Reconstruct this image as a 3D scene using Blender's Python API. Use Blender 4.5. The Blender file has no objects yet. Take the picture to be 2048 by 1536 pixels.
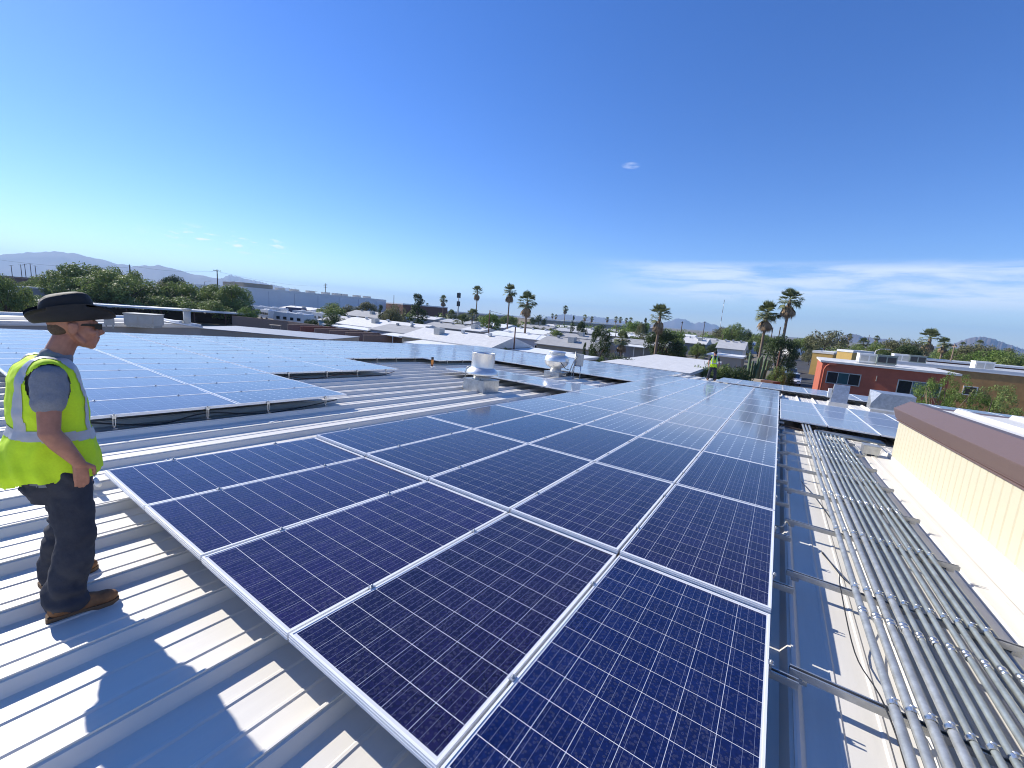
import bpy, bmesh, math, random
import numpy as np
from mathutils import Vector, Matrix, noise as mnoise
R = math.radians
scene = bpy.context.scene
COL = scene.collection

# ------------------------------------------------------------------ camera
SLOPE = R(2.39)                                    # the low slope metal roof falls away along +Y
ROOF = Matrix.Rotation(-SLOPE, 4, 'X')             # roof frame -> world
FPX = 819.9                                        # focal length in pixels of the 2048 px wide photo
CR = Vector((0.83114696, 0.55088829, 0.0756097)); CU = Vector((-0.1535549, 0.09670263, 0.98339691))
CF = Vector((-0.53443019, 0.8289576, -0.1649657)); CP = Vector((-0.20668693, -2.88365407, 1.71257938))
cd = bpy.data.cameras.new('camera'); cam = bpy.data.objects.new('camera', cd); COL.objects.link(cam)
cam.matrix_world = Matrix(((CR.x, CU.x, -CF.x, CP.x), (CR.y, CU.y, -CF.y, CP.y), (CR.z, CU.z, -CF.z, CP.z), (0, 0, 0, 1)))
cd.sensor_fit = 'HORIZONTAL'; cd.sensor_width = 36.0; cd.lens = 36.0 * FPX / 2048
cd.clip_start = 0.05; cd.clip_end = 60000
scene.camera = cam
GZ = CP.z - 6.5                                    # street level

# ------------------------------------------------------------------ sun, sky, exposure
SUN_EL, SUN_AZ = R(33.5), math.atan2(-0.045, -1.0)  # direction to the sun (azimuth from +X)
sdir = Vector((math.cos(SUN_EL) * math.cos(SUN_AZ), math.cos(SUN_EL) * math.sin(SUN_AZ), math.sin(SUN_EL)))
sl = bpy.data.lights.new('sun', 'SUN'); sl.energy = 4.2; sl.angle = R(0.53); sl.color = (1.0, 0.95, 0.87)
so = bpy.data.objects.new('sun', sl); COL.objects.link(so)
so.rotation_euler = sdir.to_track_quat('Z', 'Y').to_euler()
w = bpy.data.worlds.new('World'); scene.world = w; w.use_nodes = True
nt = w.node_tree; N = nt.nodes; L = nt.links; N.clear()
out = N.new('ShaderNodeOutputWorld'); bg = N.new('ShaderNodeBackground'); bg.inputs['Strength'].default_value = 0.105
sky = N.new('ShaderNodeTexSky'); sky.sky_type = 'NISHITA'; sky.sun_disc = False
sky.sun_elevation = SUN_EL; sky.sun_rotation = math.pi / 2 - SUN_AZ
sky.altitude = 800; sky.air_density = 1.0; sky.dust_density = 0.1; sky.ozone_density = 4.0
hs = N.new('ShaderNodeHueSaturation'); hs.inputs['Saturation'].default_value = 1.25; hs.inputs['Value'].default_value = 1.06; hs.inputs['Hue'].default_value = 0.515
L.new(sky.outputs[0], hs.inputs['Color'])
# thin clouds: high wisps low over the horizon
tc = N.new('ShaderNodeTexCoord'); sep = N.new('ShaderNodeSeparateXYZ'); L.new(tc.outputs['Generated'], sep.inputs[0])
def wmath(op, a, b=None, clamp=False):
    n = N.new('ShaderNodeMath'); n.operation = op; n.use_clamp = clamp
    for i, v in enumerate((a, b)):
        if v is None: continue
        if isinstance(v, (int, float)): n.inputs[i].default_value = v
        else: L.new(v, n.inputs[i])
    return n.outputs[0]
def wramp(v, lo, hi):
    n = N.new('ShaderNodeMapRange'); n.interpolation_type = 'SMOOTHSTEP'
    n.inputs['From Min'].default_value = lo; n.inputs['From Max'].default_value = hi; L.new(v, n.inputs['Value']); return n.outputs[0]
X_, Y_, Z_ = sep.outputs
az = wmath('ARCTAN2', X_, Y_)                       # 0 along +Y, positive to the right
comb = N.new('ShaderNodeCombineXYZ'); L.new(wmath('MULTIPLY', az, 4.0), comb.inputs[0]); L.new(wmath('MULTIPLY', Z_, 34.0), comb.inputs[1])
nz = N.new('ShaderNodeTexNoise'); nz.inputs['Scale'].default_value = 1.3; nz.inputs['Detail'].default_value = 7; nz.inputs['Roughness'].default_value = 0.62
nz.inputs['Distortion'].default_value = 0.5
L.new(comb.outputs[0], nz.inputs['Vector'])
band = wmath('MULTIPLY', wramp(Z_, 0.045, 0.085), wmath('SUBTRACT', 1.0, wramp(Z_, 0.125, 0.15)))
right = wramp(az, R(-27), R(-9))
cl = wmath('MULTIPLY', wmath('MULTIPLY', wramp(nz.outputs['Fac'], 0.30, 0.62), band), right)
comb2 = N.new('ShaderNodeCombineXYZ'); L.new(wmath('MULTIPLY', az, 28.0), comb2.inputs[0]); L.new(wmath('MULTIPLY', Z_, 120.0), comb2.inputs[1])
nz2 = N.new('ShaderNodeTexNoise'); nz2.inputs['Scale'].default_value = 1.0; nz2.inputs['Detail'].default_value = 4
L.new(comb2.outputs[0], nz2.inputs['Vector'])
band2 = wmath('MULTIPLY', wramp(Z_, 0.075, 0.09), wmath('SUBTRACT', 1.0, wramp(Z_, 0.10, 0.125)))
left = wmath('MULTIPLY', wramp(az, R(-76), R(-70)), wmath('SUBTRACT', 1.0, wramp(az, R(-64), R(-60))))
cl2 = wmath('MULTIPLY', wmath('MULTIPLY', wramp(nz2.outputs['Fac'], 0.53, 0.68), band2), left)
_d = (CF + CR * ((1262 - 1024) / FPX) - CU * ((331 - 768) / FPX)).normalized()      # one small lone puff high over the palms
_q = lambda v, c0, wd: wmath('POWER', wmath('DIVIDE', wmath('SUBTRACT', v, c0), wd), 2.0)
puff = wmath('SUBTRACT', 1.0, wmath('ADD', _q(az, math.atan2(_d.x, _d.y), 0.022), _q(Z_, _d.z, 0.0065)), True)
cl3 = wmath('MULTIPLY', puff, wramp(nz2.outputs['Fac'], 0.35, 0.75))
clt = wmath('MULTIPLY', wmath('ADD', wmath('MULTIPLY', cl3, 0.6), wmath('ADD', wmath('MULTIPLY', cl, 0.58), wmath('MULTIPLY', cl2, 0.9))), 1.0, True)
mix = N.new('ShaderNodeMix'); mix.data_type = 'RGBA'; L.new(clt, mix.inputs['Factor'])
L.new(hs.outputs[0], mix.inputs[6]); mix.inputs[7].default_value = (7.4, 7.6, 8.0, 1)
L.new(mix.outputs[2], bg.inputs['Color']); L.new(bg.outputs[0], out.inputs['Surface'])
vs = scene.view_settings; vs.view_transform = 'Standard'; vs.look = 'None'; vs.exposure = 0.75; vs.gamma = 1.0; vs.use_curve_mapping = False
scene.render.engine = 'CYCLES'
cy = scene.cycles; cy.use_denoising = True; cy.max_bounces = 6; cy.diffuse_bounces = 3; cy.glossy_bounces = 3
cy.transmission_bounces = 4; cy.transparent_max_bounces = 6; cy.volume_bounces = 0; cy.caustics_reflective = False; cy.caustics_refractive = False
cy.pixel_filter_type = 'BLACKMAN_HARRIS'; cy.filter_width = 1.05
cy.sample_clamp_indirect = 4.0
try: cy.denoiser = 'OPENIMAGEDENOISE'
except Exception: pass

# ------------------------------------------------------------------ helpers
def ray(px, py): return CF + CR * ((px - 1024) / FPX) - CU * ((py - 768) / FPX)
def hor(px): return 768 + (CF.z + CR.z * (px - 1024) / FPX) * FPX / CU.z
def spot(px, D, z=GZ):                             # a place in the town: compass column px, depth D metres, on the ground
    p = CP + ray(px, hor(px)) * D; return Vector((p.x, p.y, z))
def hgt(px, py, D): return (CP + ray(px, py) * D).z     # world height of something D metres deep
def rp(u, v, h): return ROOF @ Vector((u, v, h))

class MB:
    def __init__(s): s.v = []; s.f = []; s.sm = []
    def add(s, vs_, fs, M=None, smooth=False):
        o = len(s.v)
        s.v += [tuple(M @ Vector(p)) if M else tuple(p) for p in vs_]
        s.f += [tuple(i + o for i in f) for f in fs]; s.sm += [smooth] * len(fs); return s
    def box(s, c, d, M=None, taper=1.0):
        x, y, z = c; a, b, e = d[0] / 2, d[1] / 2, d[2] / 2; t = taper
        return s.add([(x - a, y - b, z - e), (x + a, y - b, z - e), (x + a, y + b, z - e), (x - a, y + b, z - e),
                      (x - a * t, y - b * t, z + e), (x + a * t, y - b * t, z + e), (x + a * t, y + b * t, z + e), (x - a * t, y + b * t, z + e)],
                     [(0, 3, 2, 1), (4, 5, 6, 7), (0, 1, 5, 4), (1, 2, 6, 5), (2, 3, 7, 6), (3, 0, 4, 7)], M)
    def prism(s, poly, y0, y1, M=None, caps=True):  # polygon in XZ (counter clockwise seen from -Y), extruded along Y
        n = len(poly); vs_ = [(x, y0, z) for x, z in poly] + [(x, y1, z) for x, z in poly]
        fs = [(i, (i + 1) % n, (i + 1) % n + n, i + n) for i in range(n)]
        if caps: fs += [tuple(range(n))[::-1], tuple(range(n, 2 * n))]
        return s.add(vs_, fs, M)
    def tube(s, pts, r, seg=8, M=None, caps=True):
        pts = [Vector(p) for p in pts]; rs = r if isinstance(r, (list, tuple)) else [r] * len(pts)
        vs_, fs = [], []; prev = None
        for i, p in enumerate(pts):
            d = (pts[min(i + 1, len(pts) - 1)] - pts[max(i - 1, 0)]).normalized()
            if prev is None:
                a = d.orthogonal().normalized()
            else:
                a = prev - d * prev.dot(d); a = a.normalized() if a.length > 1e-6 else d.orthogonal().normalized()
            prev = a; b = d.cross(a)
            for k in range(seg):
                t = 2 * math.pi * k / seg; vs_.append(p + (a * math.cos(t) + b * math.sin(t)) * rs[i])
        for i in range(len(pts) - 1):
            for k in range(seg):
                k2 = (k + 1) % seg; fs.append((i * seg + k, i * seg + k2, (i + 1) * seg + k2, (i + 1) * seg + k))
        if caps: fs += [tuple(range(seg))[::-1], tuple(range((len(pts) - 1) * seg, len(pts) * seg))]
        return s.add(vs_, fs, M, True)
    def lathe(s, prof, seg=24, M=None, c=(0, 0)):   # (radius, z) pairs
        vs_, fs = [], []
        for r, z in prof:
            for k in range(seg):
                t = 2 * math.pi * k / seg; vs_.append((c[0] + r * math.cos(t), c[1] + r * math.sin(t), z))
        for i in range(len(prof) - 1):
            for k in range(seg):
                k2 = (k + 1) % seg; fs.append((i * seg + k, i * seg + k2, (i + 1) * seg + k2, (i + 1) * seg + k))
        return s.add(vs_, fs, M, True)
    def mesh(s, name):
        m = bpy.data.meshes.new(name); m.from_pydata(s.v, [], s.f)
        if any(s.sm): m.polygons.foreach_set('use_smooth', s.sm)
        m.update(); return m
    def build(s, name, mat, parent=None, M=None):
        return obj(name, s.mesh(name), mat, parent, M)

def obj(name, me, mat, parent=None, M=None, color=None):
    if mat is not None and not me.materials: me.materials.append(mat)
    o = bpy.data.objects.new(name, me); COL.objects.link(o)
    if parent is not None: o.parent = parent
    if M is not None: o.matrix_local = M
    if color is not None: o.color = color
    return o
def tag(o, label=None, cat=None, group=None, kind=None):
    if label: o['label'] = label
    if cat: o['category'] = cat
    if group: o['group'] = group
    if kind: o['kind'] = kind
    return o
def thing(name, label, cat, M=None, group=None):
    o = bpy.data.objects.new(name, None); COL.objects.link(o); o.empty_display_size = 0.2
    if M is not None: o.matrix_world = M
    return tag(o, label, cat, group)
def on_roof(u, v, h=0.0, rz=0.0): return ROOF @ Matrix.Translation((u, v, h)) @ Matrix.Rotation(rz, 4, 'Z')
def at(p, rz=0.0, s=1.0): return Matrix.Translation(p) @ Matrix.Rotation(rz, 4, 'Z') @ Matrix.Diagonal((s, s, s, 1))
ORD = ['first', 'second', 'third', 'fourth', 'fifth', 'sixth', 'seventh', 'eighth', 'ninth', 'tenth', 'eleventh', 'twelfth', 'thirteenth',
       'fourteenth', 'fifteenth', 'sixteenth', 'seventeenth', 'eighteenth', 'nineteenth', 'twentieth', 'twenty-first', 'twenty-second', 'twenty-third']

# ------------------------------------------------------------------ materials
def mat(name, col, rough=0.6, metal=0.0, var=0.0, scale=4.0, bump=0.0, bscale=30.0, col2=None, coat=0.0, spec=0.5, emit=None, stretch=None):
    m = bpy.data.materials.new(name); m.use_nodes = True; t = m.node_tree; n = t.nodes; b = n['Principled BSDF']
    b.inputs['Base Color'].default_value = (*col, 1); b.inputs['Roughness'].default_value = rough; b.inputs['Metallic'].default_value = metal
    b.inputs['Specular IOR Level'].default_value = spec
    if coat: b.inputs['Coat Weight'].default_value = coat; b.inputs['Coat Roughness'].default_value = 0.05
    if var or bump:
        tc = n.new('ShaderNodeTexCoord'); src = tc.outputs['Object']
        if stretch:
            mp = n.new('ShaderNodeMapping'); mp.inputs['Scale'].default_value = stretch; t.links.new(src, mp.inputs[0]); src = mp.outputs[0]
    if var:
        z = n.new('ShaderNodeTexNoise'); z.inputs['Scale'].default_value = scale; z.inputs['Detail'].default_value = 6; z.inputs['Roughness'].default_value = 0.65
        t.links.new(src, z.inputs['Vector'])
        r = n.new('ShaderNodeValToRGB'); e = r.color_ramp.elements; e[0].position = 0.3; e[1].position = 0.7
        c2 = col2 if col2 else tuple(min(1, c * (1 + var)) for c in col)
        c1 = col if col2 else tuple(c * (1 - var) for c in col)
        e[0].color = (*c1, 1); e[1].color = (*c2, 1)
        t.links.new(z.outputs['Fac'], r.inputs[0]); t.links.new(r.outputs[0], b.inputs['Base Color'])
    if bump:
        z2 = n.new('ShaderNodeTexNoise'); z2.inputs['Scale'].default_value = bscale; z2.inputs['Detail'].default_value = 4
        t.links.new(src, z2.inputs['Vector'])
        bp = n.new('ShaderNodeBump'); bp.inputs['Strength'].default_value = bump; bp.inputs['Distance'].default_value = 0.02
        t.links.new(z2.outputs['Fac'], bp.inputs['Height']); t.links.new(bp.outputs[0], b.inputs['Normal'])
    return m
M = {}
M['roof_white'] = mat('white_roof_paint', (0.72, 0.685, 0.61), 0.45, 0, 0.09, 1.1, 0.06, 3.0, stretch=(3, 0.4, 3), spec=0.5)
M['roof_old'] = mat('weathered_white_roof', (0.62, 0.61, 0.58), 0.6, 0, 0.12, 2.0)
M['galv'] = mat('galvanised_steel', (0.47, 0.48, 0.48), 0.42, 0.75, 0.22, 9.0, 0.03, 40)
M['galv_dark'] = mat('dull_galvanised_steel', (0.38, 0.395, 0.39), 0.48, 0.5, 0.25, 14.0)
M['galv_green'] = mat('green_grey_galvanised_conduit', (0.34, 0.37, 0.35), 0.48, 0.5, 0.22, 11.0)
M['steel_bright'] = mat('bright_zinc_fitting', (0.72, 0.72, 0.70), 0.28, 0.9)
M['alu'] = mat('anodised_aluminium_frame', (0.80, 0.81, 0.82), 0.4, 0.1, 0.04, 6)
M['alu_spun'] = mat('spun_aluminium', (0.78, 0.78, 0.76), 0.36, 0.7, 0.06, 7, 0.02, 12)
M['cream'] = mat('cream_wall_paint', (0.58, 0.525, 0.375), 0.55, 0, 0.04, 2, 0.03, 60)
M['brown_trim'] = mat('brown_metal_trim', (0.145, 0.095, 0.082), 0.5, 0, 0.06, 40, 0.03, 200)
M['black_wire'] = mat('black_cable', (0.02, 0.02, 0.02), 0.5)
M['wire_pale'] = mat('pale_cable', (0.55, 0.52, 0.42), 0.5)
M['dark_gap'] = mat('dark_rubber', (0.025, 0.025, 0.025), 0.8)
M['rust'] = mat('rusty_brown_steel', (0.13, 0.055, 0.035), 0.8, 0, 0.3, 8)
M['orange'] = mat('orange_paint', (0.55, 0.2, 0.03), 0.6)
M['white'] = mat('white_paint', (0.76, 0.76, 0.74), 0.5, 0, 0.05, 2)
M['grey_unit'] = mat('beige_grey_equipment', (0.50, 0.49, 0.45), 0.6, 0, 0.1, 3)
M['green_unit'] = mat('green_grey_equipment', (0.20, 0.24, 0.22), 0.6, 0, 0.1, 3)
M['dark_grille'] = mat('dark_grille', (0.035, 0.037, 0.04), 0.6)
def glassy(name, col, rough=0.08): return mat(name, col, rough, 0, spec=0.8, coat=0.4)
M['window'] = glassy('dark_window_glass', (0.015, 0.02, 0.026))
M['window_teal'] = glassy('teal_window_glass', (0.03, 0.10, 0.11))
M['window_pale'] = glassy('pale_window_glass', (0.16, 0.24, 0.26))
M['asphalt'] = mat('asphalt', (0.05, 0.05, 0.052), 0.9, 0, 0.25, 0.3)
M['ground'] = mat('dry_desert_ground', (0.20, 0.165, 0.125), 0.95, 0, 0.3, 0.02, col2=(0.12, 0.12, 0.085))
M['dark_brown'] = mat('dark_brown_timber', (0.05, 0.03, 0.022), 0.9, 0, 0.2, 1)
M['slate_roof'] = mat('blue_grey_metal_roof', (0.30, 0.33, 0.37), 0.6, 0, 0.05, 1)
M['block'] = mat('tan_block_masonry', (0.25, 0.175, 0.14), 0.9, 0, 0.1, 2, 0.1, 10)
M['block_red'] = mat('red_brown_masonry', (0.22, 0.085, 0.06), 0.9, 0, 0.15, 2)
M['red_stucco'] = mat('red_stucco', (0.46, 0.125, 0.07), 0.9, 0, 0.12, 1.5, 0.3, 14)
M['ochre'] = mat('ochre_stucco', (0.52, 0.28, 0.10), 0.9, 0, 0.18, 1.5, 0.2, 10)
M['yellow'] = mat('yellow_stucco', (0.60, 0.40, 0.13), 0.9, 0, 0.06, 1)
M['brick'] = mat('brown_brick', (0.17, 0.085, 0.06), 0.9, 0, 0.15, 1)
M['tilt'] = mat('pale_grey_concrete', (0.78, 0.79, 0.80), 0.85, 0, 0.06, 0.2)
M['tan_wall'] = mat('tan_stucco', (0.42, 0.36, 0.28), 0.9, 0, 0.08, 0.4)
M['grey_wall'] = mat('grey_siding', (0.27, 0.28, 0.30), 0.85, 0, 0.08, 0.6)
M['lilac'] = mat('pale_lilac_siding', (0.46, 0.46, 0.52), 0.8, 0, 0.05, 0.6)
M['blue_wall'] = mat('pale_blue_siding', (0.19, 0.32, 0.42), 0.8, 0, 0.05, 0.6)
M['grey_roof'] = mat('grey_shingle_roof', (0.34, 0.34, 0.335), 0.85, 0, 0.12, 1.0)
M['pale_roof'] = mat('pale_grey_metal_roof', (0.46, 0.46, 0.45), 0.6, 0, 0.1, 1.0)
M['wood_pole'] = mat('weathered_wood_pole', (0.085, 0.06, 0.045), 0.9, 0, 0.25, 3)
M['bark'] = mat('tree_bark', (0.11, 0.08, 0.06), 0.95, 0, 0.3, 6)
M['palm_bark'] = mat('palm_bark', (0.23, 0.165, 0.115), 0.95, 0, 0.25, 5, stretch=(1, 1, 6))
M['dead_frond'] = mat('dry_palm_frond', (0.30, 0.21, 0.12), 0.9, 0, 0.2, 2)
M['mountain'] = mat('bare_mountain_rock', (0.13, 0.10, 0.085), 0.95, 0, 0.25, 0.002)
def leafmat(name, c1, c2, scale=0.9):
    m = mat(name, c1, 0.6, 0, 1, scale, col2=c2, spec=0.3); t = m.node_tree; n = t.nodes; b = n['Principled BSDF']
    tr = n.new('ShaderNodeBsdfTranslucent'); mx = n.new('ShaderNodeMixShader'); mx.inputs[0].default_value = 0.28
    for l in list(t.links):
        if l.to_socket == b.inputs['Base Color']: t.links.new(l.from_socket, tr.inputs[0])
    t.links.new(b.outputs[0], mx.inputs[1]); t.links.new(tr.outputs[0], mx.inputs[2]); t.links.new(mx.outputs[0], n['Material Output'].inputs[0]); return m
M['leaf_mesquite'] = leafmat('mesquite_leaf', (0.115, 0.165, 0.04), (0.24, 0.30, 0.085))
M['leaf_olive'] = leafmat('olive_green_leaf', (0.12, 0.13, 0.06), (0.22, 0.21, 0.10))
M['leaf_dark'] = leafmat('dark_green_leaf', (0.035, 0.06, 0.018), (0.075, 0.11, 0.03))
M['leaf_bright'] = leafmat('bright_green_leaf', (0.10, 0.17, 0.03), (0.2, 0.28, 0.06))
M['leaf_palm'] = leafmat('palm_frond', (0.10, 0.13, 0.05), (0.22, 0.24, 0.11))
M['cactus'] = mat('cactus_skin', (0.09, 0.14, 0.06), 0.7, 0, 0.15, 4)
# ================================================================== GROUND AND HILLS
g = MB(); NR = 48; rad = [0, 60, 160, 400, 1000, 3000, 6000, 10500]
gv = [(0, 0, 0)]; gf = []
for r in rad[1:]:
    for k in range(NR): gv.append((r * math.cos(2 * math.pi * k / NR), r * math.sin(2 * math.pi * k / NR), 0))
for k in range(NR): gf.append((0, 1 + k, 1 + (k + 1) % NR))
for i in range(len(rad) - 2):
    for k in range(NR):
        a = 1 + i * NR; b = a + NR; k2 = (k + 1) % NR; gf.append((a + k, b + k, b + k2, a + k2))
tag(g.add(gv, gf).build('ground', M['ground'], M=Matrix.Translation((0, 0, GZ))), 'dry desert ground of the town', kind='structure')

def ridge(name, label, prof, D, depth):
    """a mountain range standing about D metres deep: skyline from (px, py) pairs, sloping forward and back"""
    xs = np.linspace(prof[0][0], prof[-1][0], 120); ys = np.interp(xs, [p[0] for p in prof], [p[1] for p in prof])
    rng = random.Random(len(prof)); b = MB(); rows = 9; vs_ = []
    for i, (x, y) in enumerate(zip(xs, ys)):
        top = spot(x, D); H = max(hgt(x, y, D) - GZ, 4) + rng.uniform(-0.008, 0.008) * D * 0.2
        away = Vector((top.x - CP.x, top.y - CP.y, 0)).normalized()
        for k in range(rows):
            t = (k - 5) / 5 if k <= 5 else (k - 5) / 3
            z = H * (1 - abs(t) ** 0.9) * (1 + (0.16 * mnoise.noise(Vector((i * 0.35, k * 1.7, D)))) * (1 if k != 5 else 0))
            q = top + away * (t * depth); vs_.append((q.x, q.y, GZ + max(z, 0) - (.5 if k in (0, rows - 1) else 0)))
    fs = [(i * rows + k, (i + 1) * rows + k, (i + 1) * rows + k + 1, i * rows + k + 1) for i in range(len(xs) - 1) for k in range(rows - 1)]
    b.add(vs_, fs, None, True); return tag(b.build(name, M['mountain']), label, kind='structure')
ridge('mountains', 'long blue mountain range on the horizon', [(-420, 545), (-200, 515), (-60, 512), (0, 511), (60, 506), (125, 504), (165, 510), (230, 526), (265, 533), (320, 531), (380, 546), (440, 558), (500, 566), (560, 578), (640, 597)], 5200, 1300)
ridge('mountains', 'second faint peak behind the mountain range', [(415, 570), (440, 558), (462, 550), (490, 557), (530, 566), (600, 582), (680, 603)], 6400, 900)
ridge('mountains', 'low pale peaks beyond the palms', [(1090, 634), (1130, 628), (1165, 633), (1200, 634), (1300, 651), (1340, 641), (1352, 636), (1365, 638), (1385, 647), (1408, 643), (1440, 654), (1500, 664)], 7600, 900)
ridge('hills', 'low brown desert hill with a pointed top', [(1660, 679), (1690, 670), (1704, 667), (1730, 674), (1760, 677), (1810, 684), (1880, 694)], 3800, 500)
ridge('hills', 'flat topped dark desert hill on the horizon', [(1880, 697), (1915, 682), (1935, 675), (1955, 673), (1975, 676), (2000, 684), (2040, 697), (2120, 712)], 3200, 500)

# ================================================================== THE WAREHOUSE ROOF
PAN, RIB = -0.265, -0.193                          # pan and rib top heights in the roof frame (0 = top of the solar panels)
V0, V1 = -9.0, 26.4
bld = thing('warehouse_building', 'low warehouse with a white ribbed metal roof under the solar panels', 'building', ROOF)
prof = [(-.055, 0), (-.022, .060), (-.005, .063), (-.005, .073), (.007, .073), (.007, .063), (.022, .060), (.055, 0),
        (.195, 0), (.205, .007), (.22, .007), (.23, 0), (.385, 0), (.395, .007), (.41, .007), (.42, 0), (.555, 0)]
sh = MB(); vs_ = []
for x, z in prof: vs_ += [(x, V0, z), (x, V1, z)]
sh.add(vs_, [(2 * i, 2 * i + 2, 2 * i + 3, 2 * i + 1) for i in range(len(prof) - 1)])
sheet = sh.mesh('roof_sheet')
for k in range(-22, 36): obj('roof_sheet', sheet, M['roof_white'], bld, Matrix.Translation((.13 - .61 * k, 0, PAN)))
UL, UR = .13 - .61 * 35 - .07, .13 + .61 * 22 + .57
for c, d in (((UL - .03, 8.7, -2.3), (.06, 35.4, 3.9)), ((UR + .03, 8.7, -2.3), (.06, 35.4, 3.9)), (((UL + UR) / 2, V0 - .03, -2.3), (UR - UL, .06, 3.9)), (((UL + UR) / 2, V1 - .33, -2.3), (UR - UL, .06, 3.9))):
    MB().box(c, d).build('wall', M['tan_wall'], bld)
MB().box((UL - .06, 8.7, -.27), (.12, 35.5, .16)).build('roof_trim', M['brown_trim'], bld)
MB().prism([(-.12, -.1), (.02, -.1), (.02, .04), (.0, .04), (.0, -.08), (-.1, -.08), (-.1, .04), (-.12, .04)], UL, UR, Matrix.Translation((0, V1 + .02, PAN - .03)) @ Matrix.Rotation(-math.pi / 2, 4, 'Z')).build('gutter', M['white'], bld)

# ------------------------------------------------------------------ solar panel materials
def panel_mat(name, base, base2, diamonds, rough, grid=True, busbars=4, dust=0.05, cellsize=0.159, sheen=0.30):
    m = bpy.data.materials.new(name); m.use_nodes = True; t = m.node_tree; n = t.nodes; l = t.links; b = n['Principled BSDF']
    def mth(op, a, bb=None, c=None, clamp=False):
        x = n.new('ShaderNodeMath'); x.operation = op; x.use_clamp = clamp
        for i, v in enumerate((a, bb, c)):
            if v is None: continue
            if isinstance(v, (int, float)): x.inputs[i].default_value = v
            else: l.new(v, x.inputs[i])
        return x.outputs[0]
    tc = n.new('ShaderNodeTexCoord'); sp = n.new('ShaderNodeSeparateXYZ'); l.new(tc.outputs['Object'], sp.inputs[0])
    oi = n.new('ShaderNodeObjectInfo')
    off = n.new('ShaderNodeVectorMath'); off.operation = 'ADD'; l.new(tc.outputs['Object'], off.inputs[0])
    rv = n.new('ShaderNodeCombineXYZ'); l.new(mth('MULTIPLY', oi.outputs['Random'], 37.0), rv.inputs[0]); l.new(mth('MULTIPLY', oi.outputs['Random'], 91.0), rv.inputs[1]); l.new(rv.outputs[0], off.inputs[1])
    vor = n.new('ShaderNodeTexVoronoi'); vor.inputs['Scale'].default_value = 85; l.new(off.outputs[0], vor.inputs['Vector'])
    vs2 = n.new('ShaderNodeSeparateColor'); l.new(vor.outputs['Color'], vs2.inputs[0])
    nz_ = n.new('ShaderNodeTexNoise'); nz_.inputs['Scale'].default_value = 5.0; nz_.inputs['Detail'].default_value = 3; l.new(off.outputs[0], nz_.inputs['Vector'])
    mx = n.new('ShaderNodeMix'); mx.data_type = 'RGBA'; mx.inputs[6].default_value = (*base, 1); mx.inputs[7].default_value = (*base2, 1)
    l.new(mth('MULTIPLY', mth('ADD', mth('MULTIPLY', vs2.outputs[0], 0.55), mth('ADD', mth('MULTIPLY', nz_.outputs['Fac'], 0.5), mth('MULTIPLY', oi.outputs['Random'], 0.25))), 0.8, None, True), mx.inputs[0])
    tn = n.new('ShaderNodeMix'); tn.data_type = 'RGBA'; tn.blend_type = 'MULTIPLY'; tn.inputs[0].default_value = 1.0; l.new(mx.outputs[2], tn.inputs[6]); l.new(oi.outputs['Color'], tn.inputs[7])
    col = tn.outputs[2]
    fx = mth('FRACT', mth('ADD', mth('DIVIDE', sp.outputs[0], cellsize), 100.0 if grid else 100.5))
    fy = mth('FRACT', mth('ADD', mth('DIVIDE', sp.outputs[1], cellsize), 100.0 if grid else 100.5))
    ax = mth('ABSOLUTE', mth('SUBTRACT', fx, 0.5)); ay = mth('ABSOLUTE', mth('SUBTRACT', fy, 0.5))
    if busbars:                                    # fine silver ribbons along the panel
        bb_ = mth('ABSOLUTE', mth('SUBTRACT', mth('FRACT', mth('MULTIPLY', fx, float(busbars))), 0.5))
        bm = mth('LESS_THAN', bb_, 0.016 * busbars / 4)
        mb = n.new('ShaderNodeMix'); mb.data_type = 'RGBA'; mb.inputs[7].default_value = (0.30, 0.33, 0.45, 1); l.new(mth('MULTIPLY', bm, 0.6), mb.inputs[0]); l.new(col, mb.inputs[6]); col = mb.outputs[2]
    if grid:
        lm = mth('MAXIMUM', mth('GREATER_THAN', ax, 0.491), mth('GREATER_THAN', ay, 0.494))
        lm = mth('MULTIPLY', lm, 0.75)
        if diamonds: lm = mth('MAXIMUM', lm, mth('GREATER_THAN', mth('ADD', ax, ay), 0.885))
        edge = mth('MAXIMUM', mth('GREATER_THAN', mth('ABSOLUTE', sp.outputs[0]), 0.4785), mth('GREATER_THAN', mth('ABSOLUTE', sp.outputs[1]), 0.956))
        lm = mth('MAXIMUM', lm, edge)
        mg = n.new('ShaderNodeMix'); mg.data_type = 'RGBA'; mg.inputs[7].default_value = (0.55, 0.56, 0.58, 1); l.new(lm, mg.inputs[0]); l.new(col, mg.inputs[6]); col = mg.outputs[2]
    # dried water spots and dust on the glass
    v2 = n.new('ShaderNodeTexVoronoi'); v2.inputs['Scale'].default_value = 62; l.new(off.outputs[0], v2.inputs['Vector'])
    nd = n.new('ShaderNodeTexNoise'); nd.inputs['Scale'].default_value = 2.6; nd.inputs['Detail'].default_value = 5; l.new(off.outputs[0], nd.inputs['Vector'])
    spots = mth('MULTIPLY', mth('MULTIPLY', mth('LESS_THAN', v2.outputs['Distance'], 0.40), mth('GREATER_THAN', v2.outputs['Distance'], 0.12)), mth('MULTIPLY', nd.outputs['Fac'], 0.10))
    v3 = n.new('ShaderNodeTexVoronoi'); v3.inputs['Scale'].default_value = 9; l.new(off.outputs[0], v3.inputs['Vector'])
    specks = mth('MULTIPLY', mth('LESS_THAN', v3.outputs['Distance'], 0.028), 0.55)
    dm = mth('ADD', mth('ADD', spots, specks), mth('MULTIPLY', mth('SUBTRACT', nd.outputs['Fac'], 0.25), dust), None, True)
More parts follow.
